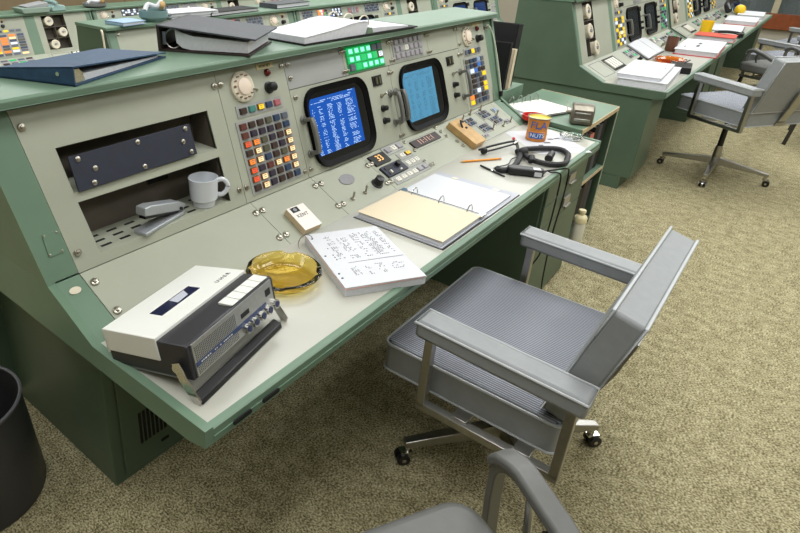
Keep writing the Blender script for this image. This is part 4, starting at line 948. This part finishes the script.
# ------------------------------------------------------------------ on the near console's top
LZ = 1.288
def blue_binder():
    root = thing('ring_binder', 'dark blue ring binder lying at the left end of the near console top', 'binder', (.22, .715, LZ), math.radians(21))
    w, l = .45, .25
    mb = MB(); mb.use(BLUEB); mb.hexa([(0, 0, 0), (.004, 0, 0), (.004, l, 0), (0, l, 0), (0, 0, .05), (.004, 0, .05), (.004, l, .026), (0, l, .026)]); mb.build('spine', parent=root)
    mb = MB(); mb.use(BLUEB); mb.box(0, w, 0, l, 0, .004); mb.build('bottom_cover', parent=root)
    mb = MB(); mb.use(BLUEB); mb.hexa([(0, 0, .047), (w, 0, .012), (w, l, .005), (0, l, .023), (0, 0, .051), (w, 0, .016), (w, l, .009), (0, l, .027)]); mb.build('top_cover', parent=root)
    mb = MB(); mb.use(PAPERG); mb.hexa([(.05, .01, .005), (w - .03, .01, .005), (w - .03, l - .01, .005), (.05, l - .01, .005), (.05, .01, .024), (w - .03, .01, .010), (w - .03, l - .01, .006), (.05, l - .01, .012)]); mb.build('pages', parent=root)
    mb = MB(); mb.use(CHROME); mb.prism([(.006, .006), (.05, .006), (.045, .026), (.03, .04), (.006, .042)], .006, .012, 'y'); mb.build('ring_plate', parent=root)
    for y in (.05, .25):
        mb = MB(); mb.use(CHROME); mb.cyl((0, y, .028), (-.002, y, .028), .006, seg=10); mb.build('rivet', parent=root)
blue_binder()
def black_binder():
    root = thing('ring_binder', 'bulging black ring binder overhanging the near console top', 'binder', (.70, .975, LZ), math.radians(-61))
    l, d, h0, h1 = .31, .30, .085, .052
    mb = MB(); mb.use(DKBROWN); mb.box(0, l, 0, d, 0, .005); mb.build('bottom_cover', parent=root)
    mb = MB(); mb.use(CHARC); mb.hexa([(-.01, -.005, h0 - .005), (l + .02, -.005, h1), (l + .02, d, h1), (-.01, d, h0 - .005), (-.01, -.005, h0), (l + .02, -.005, h1 + .005), (l + .02, d, h1 + .005), (-.01, d, h0)]); mb.build('top_cover', parent=root)
    mb = MB(); mb.use(DKBROWN); mb.hexa([(-.012, 0, .0), (-.002, 0, 0), (-.002, d, 0), (-.012, d, 0), (-.016, 0, h0), (-.006, 0, h0), (-.006, d, h0), (-.016, d, h0)]); mb.build('spine', parent=root)
    mb = MB(); mb.use(PAPERG)
    pr = [(.045, .072), (.07, .062), (.11, .052), (.16, .050), (l - .01, .044), (l - .01, .008), (.1, .007), (.07, .012), (.05, .028)]
    mb.prism(pr, .012, d - .015, 'y'); mb.build('pages', parent=root)
    mb = MB(); mb.use(STEEL)
    for y in (.02, .14, .26): mb.tube([(.035 + .028 * math.cos(a * PI / 10), y, .04 + .032 * math.sin(a * PI / 10)) for a in range(20)], .0025, 6, True)
    mb.box(.0, .012, .012, d - .012, .02, .062); mb.build('ring_mechanism', parent=root)
black_binder()
def white_papers():
    root = thing('ring_binder', 'open ring binder of white pages on the near console top above the green lamps', 'binder', (1.57, .835, LZ), math.radians(-1))
    mb = MB(); mb.use(BLACKM); mb.box(-.42, .36, -.125, .11, 0, .005); mb.build('cover', parent=root)
    mb = MB(); mb.use(PAPERG); mb.prism([(-.41, .005), (-.03, .005), (-.012, .05), (-.05, .055), (-.13, .052), (-.22, .040), (-.41, .026)], -.115, .10, 'y'); l = mb.build('left_pages', parent=root)
    mb = MB(); mb.use(PAPER); mb.prism([(-.41, .0265), (-.22, .0405), (-.13, .0525), (-.05, .0555), (-.012, .0505), (-.012, .052), (-.05, .057), (-.13, .054), (-.22, .042), (-.41, .028)], -.117, .102, 'y'); mb.build('top_page', parent=l)
    mb = MB(); mb.use(PAPER); mb.prism([(.01, .005), (.30, .005), (.30, .012), (.1, .022), (.02, .024)], -.112, .10, 'y'); mb.build('right_pages', parent=root)
    for y in (-.08, 0., .08):
        mb = MB(); mb.use(IVORY); mb.tube([(-.0 + .04 * math.cos(a * PI / 10), y, .03 + .042 * math.sin(a * PI / 10)) for a in range(11)], .003, 6); mb.build('ring', parent=root)
    mb = MB(); mb.use(mat('green_spine_bar', (110, 130, 110), .4)); mb.prism([(-.02, .005), (.02, .005), (.006, .028), (-.006, .028)], -.12, .105, 'y'); mb.build('spine_bar', parent=root)
    mb = MB(); mb.use(mat('blue_tab', (50, 90, 160), .5)); mb.box(-.02, .02, .095, .1, .03, .055); mb.build('blue_divider', parent=root)
white_papers()
# ------------------------------------------------------------------ on the second console's desk
DZ = .7406
def stack():
    root = thing('printout_stack', 'thick stack of white fan-fold printout at the near corner of the second console', 'paper stack', (4.545, .19, DZ), math.radians(4))
    mb = MB(); mb.use(PAPERG); mb.box(-.36, .40, -.145, .16, 0, .045); mb.build('lower_stack', parent=root)
    mb = MB(); mb.use(PAPER); mb.box(-.365, .405, -.147, .162, .045, .05); q = mb.build('sheet', parent=root)
    mb = MB(); mb.use(PAPERG); mb.box(-.34, .34, -.10, .175, .05, .072); mb.build('upper_stack', parent=root)
    mb = MB(); mb.use(PAPER); mb.box(-.342, .343, -.102, .178, .072, .077); s = mb.build('top_sheet', parent=root)
    mb = MB(); mb.use(INK); glyphs(mb, -.1, .2, -.08, .08, .0773, 7, 4, ((0, .4), (.5, .7)), .008, .4); mb.build('print', parent=s)
stack()
def open_book(label, x, y, rz, w, d, t=.03, g='open manuals along the far desks'):
    root = thing('open_manual', label, 'manual', (x, y, DZ), rz)
    mb = MB(); mb.use(CHARC); mb.box(-w, w, -d / 2, d / 2, 0, .004); mb.build('cover', parent=root)
    for s_, nm in ((-1, 'left_pages'), (1, 'right_pages')):
        mb = MB(); mb.use(PAPER); pr = [(s_ * (w - .01), .004), (s_ * .004, .004), (s_ * .006, t), (s_ * w * .35, t * 1.1), (s_ * (w - .01), t * .5)]
        mb.prism(pr, -d / 2 + .006, d / 2 - .006, 'y'); p = mb.build(nm, parent=root)
    return root
o = open_book('open white manual lying across the slope behind the printout stack', 5.72, .498, 0, .30, .22); o.location.z = .79; o.rotation_euler = (math.radians(26.2), 0, 0)
ashtray('amber glass ashtray on the second console beside the printout stack', (5.50, .25, DZ), .125, .03, mat('amber_glass_dark', (240, 130, 24), .05, trans=.9, ior=1.5))
def box_():
    root = thing('note_box', 'small black box with a pen lying on it near the second console edge', 'box', (5.10, .10, DZ), math.radians(8))
    mb = MB(); mb.use(BLACK); mb.box(-.13, .13, -.075, .075, 0, .05); mb.build('box', parent=root, bev=.004)
    mb = MB(); mb.use(RUBBER); mb.cyl((.08, -.02, .055), (.24, -.05, .055), .005, seg=8); mb.build('pen', parent=root)
box_()
def mug2(label, loc, m, r=.05, h=.13):
    root = thing('coffee_mug', label, 'mug', loc)
    mb = MB(); mb.use(m); mb.lathe([(0, 0), (r * .8, 0), (r, h * .15), (r * .96, h * .55), (r * 1.04, h), (r * .95, h), (r * .9, h * .2), (0, h * .12)], seg=28); mb.build('cup', parent=root)
    mb = MB(); mb.use(m); mb.tube(sp([(r * .95, -.01, h * .82), (r * 1.5, -.02, h * .8), (r * 1.55, -.02, h * .35), (r * .98, -.01, h * .25)]), .012, 8); mb.build('handle', parent=root)
mug2('brown glazed mug between the open manual and the red-edged binder', (6.12, .37, DZ), BROWNC)
mug2('yellow mug standing behind the red binder on the second console', (7.70, .34, DZ), YELLOWP, .06, .15)
def flat_binder(label, x, y, rz, w, d, t, m, top, txt=None):
    root = thing('ring_binder', label, 'binder', (x, y, DZ), rz)
    mb = MB(); mb.use(m); mb.box(-w / 2, w / 2, -d / 2, d / 2, 0, .006); mb.build('bottom_cover', parent=root)
    mb = MB(); mb.use(PAPERG); mb.box(-w / 2 + .01, w / 2 - .01, -d / 2 + .008, d / 2 - .01, .006, t - .006); mb.build('pages', parent=root)
    mb = MB(); mb.use(top); mb.box(-w / 2, w / 2, -d / 2, d / 2, t - .006, t); c = mb.build('top_cover', parent=root)
    if txt:
        mb = MB(); mb.use(INKD); glyphs(mb, -.16, .2, -.01, .05, t + .0005, 1, 12, ((0, .45), (.55, 1)), .05, .9); glyphs(mb, -.3, -.1, .1, .12, t + .0005, 1, 3, ((0, 1),), .03, .6); mb.build('cover_print', parent=c)
    return root
flat_binder('white binder with dark title line and red edges on the second console', 6.40, .17, math.radians(3), .84, .34, .05, REDP, PAPER, True)
flat_binder('red binder lying beyond the white titled binder', 7.36, .19, math.radians(2), .34, .36, .05, mat('red_board', (196, 74, 54), .5), mat('red_board', (196, 74, 54), .5))
def headset2():
    root = thing('headset', 'black headset lying between the yellow mug and the desk edge', 'headset', (7.75, .1, DZ), .3)
    mb = MB(); mb.use(RUBBER); mb.tube(sp([(-.25, .12, .02), (-.1, .16, .03), (.1, .12, .03), (.2, .0, .03), (.1, -.1, .03), (-.1, -.06, .02)]), .016, 8); mb.build('headband', parent=root)
    mb = MB(); mb.use(BLACK); mb.cyl((-.25, .12, .012), (-.25, .12, .05), .035, seg=14); mb.cyl((-.1, -.06, .012), (-.1, -.06, .05), .035, seg=14); mb.build('ear_piece', parent=root)
    mb = MB(); mb.use(BLACK); mb.tube(sp([(-.1, -.06, .02), (.2, -.16, .015), (.4, -.18, .02), (.42, -.20, .005)]), .008, 6); mb.build('cord', parent=root)
headset2()
open_book('open white manual on the last console, nearest the black headset', 8.55, .24, math.radians(4), .36, .34)
flat_binder('white binder lying on the last console beyond the open manual', 9.45, .2, math.radians(3), .7, .34, .05, mat('red_board', (196, 74, 54), .5), PAPER)
flat_binder('pale binder at the far end of the last console desk', 10.4, .2, math.radians(3), .7, .3, .05, LILAC, PAPER)
def bag():
    root = thing('headset', 'bulky black headset with yellow pad at the far end of the last desk', 'headset', (10.35, .44, .77))
    mb = MB(); mb.use(BLACK); mb.tube(sp([(-.3, 0, .05), (-.2, .05, .13), (0, .03, .17), (.2, .0, .13), (.3, -.05, .05)]), .04, 10); mb.build('headband', parent=root)
    mb = MB(); mb.use(YELLOWP); mb.ball((-.05, -.1, .06), .07); mb.build('ear_pad', parent=root)
    mb = MB(); mb.use(BLUEL); mb.ball((.24, -.04, .06), .06); mb.build('blue_pad', parent=root)
bag()
# ------------------------------------------------------------------ on the far rows
LA = 1.288 - .275; LB = 1.288 - .56
def dish(label, x, y, z, r, m, h):
    root = thing('metal_dish', label, 'dish', (x, y, z))
    mb = MB(); mb.use(m); mb.lathe([(0, 0), (r * .7, 0), (r, h * .4), (r * 1.02, h), (r * .95, h), (r * .9, h * .5), (0, h * .3)], seg=32); mb.build('bowl', parent=root)
    mb = MB(); mb.use(PAPERG); mb.tube(sp([(-r * .7, 0, h), (-r * .3, .02, h * 1.5), (r * .3, .0, h * 1.3), (r * .75, 0, h * 1.7), (r * .8, 0, h)]), .018, 8); mb.use(WOOD); mb.ball((r * .72, 0, h * 1.4), .035); mb.build('headset_inside', parent=root)
dish('blue-grey bowl holding a headset on the middle row console top', 2.40, 3.29, LA, .11, mat('blue_grey_enamel', (110, 138, 138), .4), .08)
def bookflat(label, x, y, z, rz, w, d, t, m, pg=True):
    root = thing('book', label, 'book', (x, y, z), rz)
    mb = MB(); mb.use(m); mb.box(-w / 2, w / 2, -d / 2, d / 2, 0, .005); mb.box(-w / 2, w / 2, -d / 2, d / 2, t - .005, t); mb.box(-w / 2, -w / 2 + .005, -d / 2, d / 2, 0, t); mb.build('cover', parent=root)
    mb = MB(); mb.use(PAPER); mb.box(-w / 2 + .006, w / 2 - .008, -d / 2 + .006, d / 2 - .006, .005, t - .005); mb.build('pages', parent=root)
bookflat('pale blue folder lying next to the blue-grey bowl', 2.14, 3.29, LA, .1, .22, .2, .025, mat('pale_blue_board', (150, 176, 200), .5))
def sheets(label, x, y, z, rz, w, d, t, m=PAPER):
    mb = MB(); R = random.Random(int(x * 10)); n = max(2, int(t / .006))
    mb.use(m)
    for i in range(n): a = R.uniform(-.01, .01); b = R.uniform(-.01, .01); mb.box(-w / 2 + a, w / 2 + a, -d / 2 + b, d / 2 + b, i * t / n, (i + .9) * t / n)
    o = mb.build('paper_sheets'); tag(o, label, 'paper', loc=(x, y, z), rz=rz); return o
sheets('white papers on the middle row console top behind the bulging black binder', 2.78, 3.36, LA, -.1, .46, .26, .05)
bookflat('thin black folder on the middle row console top', 3.22, 3.33, LA, .05, .60, .22, .03, BLACKM)
bookflat('closed dark binder with white pages above the white open papers', 4.02, 3.36, LA, .03, .50, .22, .04, CHARC)
def phone(label, x, y, z, m):
    root = thing('telephone', label, 'telephone', (x, y, z), .1)
    mb = MB(); mb.use(m); mb.prism([(-.1, 0), (.1, 0), (.08, .06), (-.04, .08), (-.1, .05)], -.09, .09, 'y'); mb.build('body', parent=root, bev=.01)
    mb = MB(); mb.use(m); mb.tube(sp([(-.05, -.12, .09), (-.05, -.06, .105), (-.05, .06, .105), (-.05, .12, .09)]), .02, 8); mb.build('handset', parent=root)
tray = thing('document_tray', 'grey-green tray on the farthest console top above the canister lids', 'tray', (3.06, 6.55, LB))
mb = MB(); mb.use(mat('tray_green', (140, 158, 146), .4)); mb.prism([(-.16, 0), (.16, 0), (.19, .06), (-.19, .06)], -.12, .12, 'y'); mb.build('tray_body', parent=tray, bev=.008)
mb = MB(); mb.use(mat('tray_grey', (164, 166, 168), .4)); mb.hexa([(-.1, -.1, .06), (.17, -.1, .06), (.17, .1, .06), (-.1, .1, .06), (-.12, -.1, .075), (.16, -.1, .11), (.16, .1, .11), (-.12, .1, .075)]); mb.build('tray_lid', parent=tray, bev=.005)
phone('pale blue desk telephone on the farthest console top', 3.36, 6.55, LB, mat('phone_blue', (150, 178, 176), .35))
dish('dark dish with grey headset on the farthest console top', 3.93, 6.58, LB, .15, mat('grey_enamel', (112, 114, 112), .4), .05)
sheets('white papers on the farthest console desk at the left edge', 2.75, 6.10, .74 - .56, .3, .34, .28, .02)
sheets('yellow note sheet on the farthest console desk below the canister lids', 3.12, 6.08, .74 - .56, -.2, .26, .22, .012, mat('yellow_note', (232, 224, 120), .6))
ashtray('amber ashtray on the farthest console desk below the canister lids', (3.20, 5.93, .1806), .08, .04, mat('amber_glass_dark', (240, 130, 24), .05, trans=.9, ior=1.5))
mb = MB(); mb.use(IVORY); mb.tube(sp([(1.90, 3.25, .99), (1.888, 3.22, .985), (1.886, 3.21, .93), (1.886, 3.2, .80), (1.888, 3.22, .77), (1.888, 3.25, .79)]), .008, 6); o = mb.build('wall_hook_cord'); o.name = 'hanging_cord'
tag(o, 'short pale cord hanging on the green end panel of the middle row console', 'cord')

# ------------------------------------------------------------------ light
def area(name, loc, sx, sy, e, col=(.965, .985, 1), rot=(0, 0, 0)):
    l = bpy.data.lights.new(name, 'AREA'); l.shape = 'RECTANGLE'; l.size = sx; l.size_y = sy; l.energy = e; l.color = col
    o = bpy.data.objects.new(name, l); COL.objects.link(o); o.location = loc; o.rotation_euler = rot; return o
for i, x in enumerate((-.6, 2.3, 5.2, 8.1, 11.0)):
    for j, y in enumerate((-2.2, -.2, 2.2, 4.6, 7.0)):
        area('ceiling_lamp', (x, y, 3.36), 1.8, 1.0, (26 if i == 0 else 36) * (.8 if j == 0 else 1))
w = bpy.data.worlds.new('World'); scene.world = w; w.use_nodes = True
w.node_tree.nodes['Background'].inputs['Color'].default_value = (.8, .82, .85, 1); w.node_tree.nodes['Background'].inputs['Strength'].default_value = .5

# ------------------------------------------------------------------ camera
cam = bpy.data.cameras.new('camera'); co = bpy.data.objects.new('camera', cam); COL.objects.link(co)
cam.sensor_width = 36; cam.lens = 596.2 / 800 * 36; cam.shift_x = 110 / 800; cam.shift_y = -45 / 800; cam.clip_start = .02
RR = ((0.658403, -0.752284, 0.023979), (-0.314132, -0.303603, -0.899526), (0.683979, 0.584718, -0.436209))
CAMC = (-0.57735, -0.70863, 1.66)
M = Matrix(((RR[0][0], -RR[1][0], -RR[2][0], CAMC[0]), (RR[0][1], -RR[1][1], -RR[2][1], CAMC[1]), (RR[0][2], -RR[1][2], -RR[2][2], CAMC[2]), (0, 0, 0, 1)))
co.matrix_world = M
scene.camera = co
scene.view_settings.view_transform = 'Standard'; scene.view_settings.look = 'None'; scene.view_settings.gamma = 1; scene.view_settings.use_curve_mapping = False
scene.view_settings.exposure = 0.4
scene.cycles.use_denoising = True
scene.cycles.max_bounces = 8; scene.cycles.sample_clamp_indirect = 4; scene.cycles.caustics_refractive = True
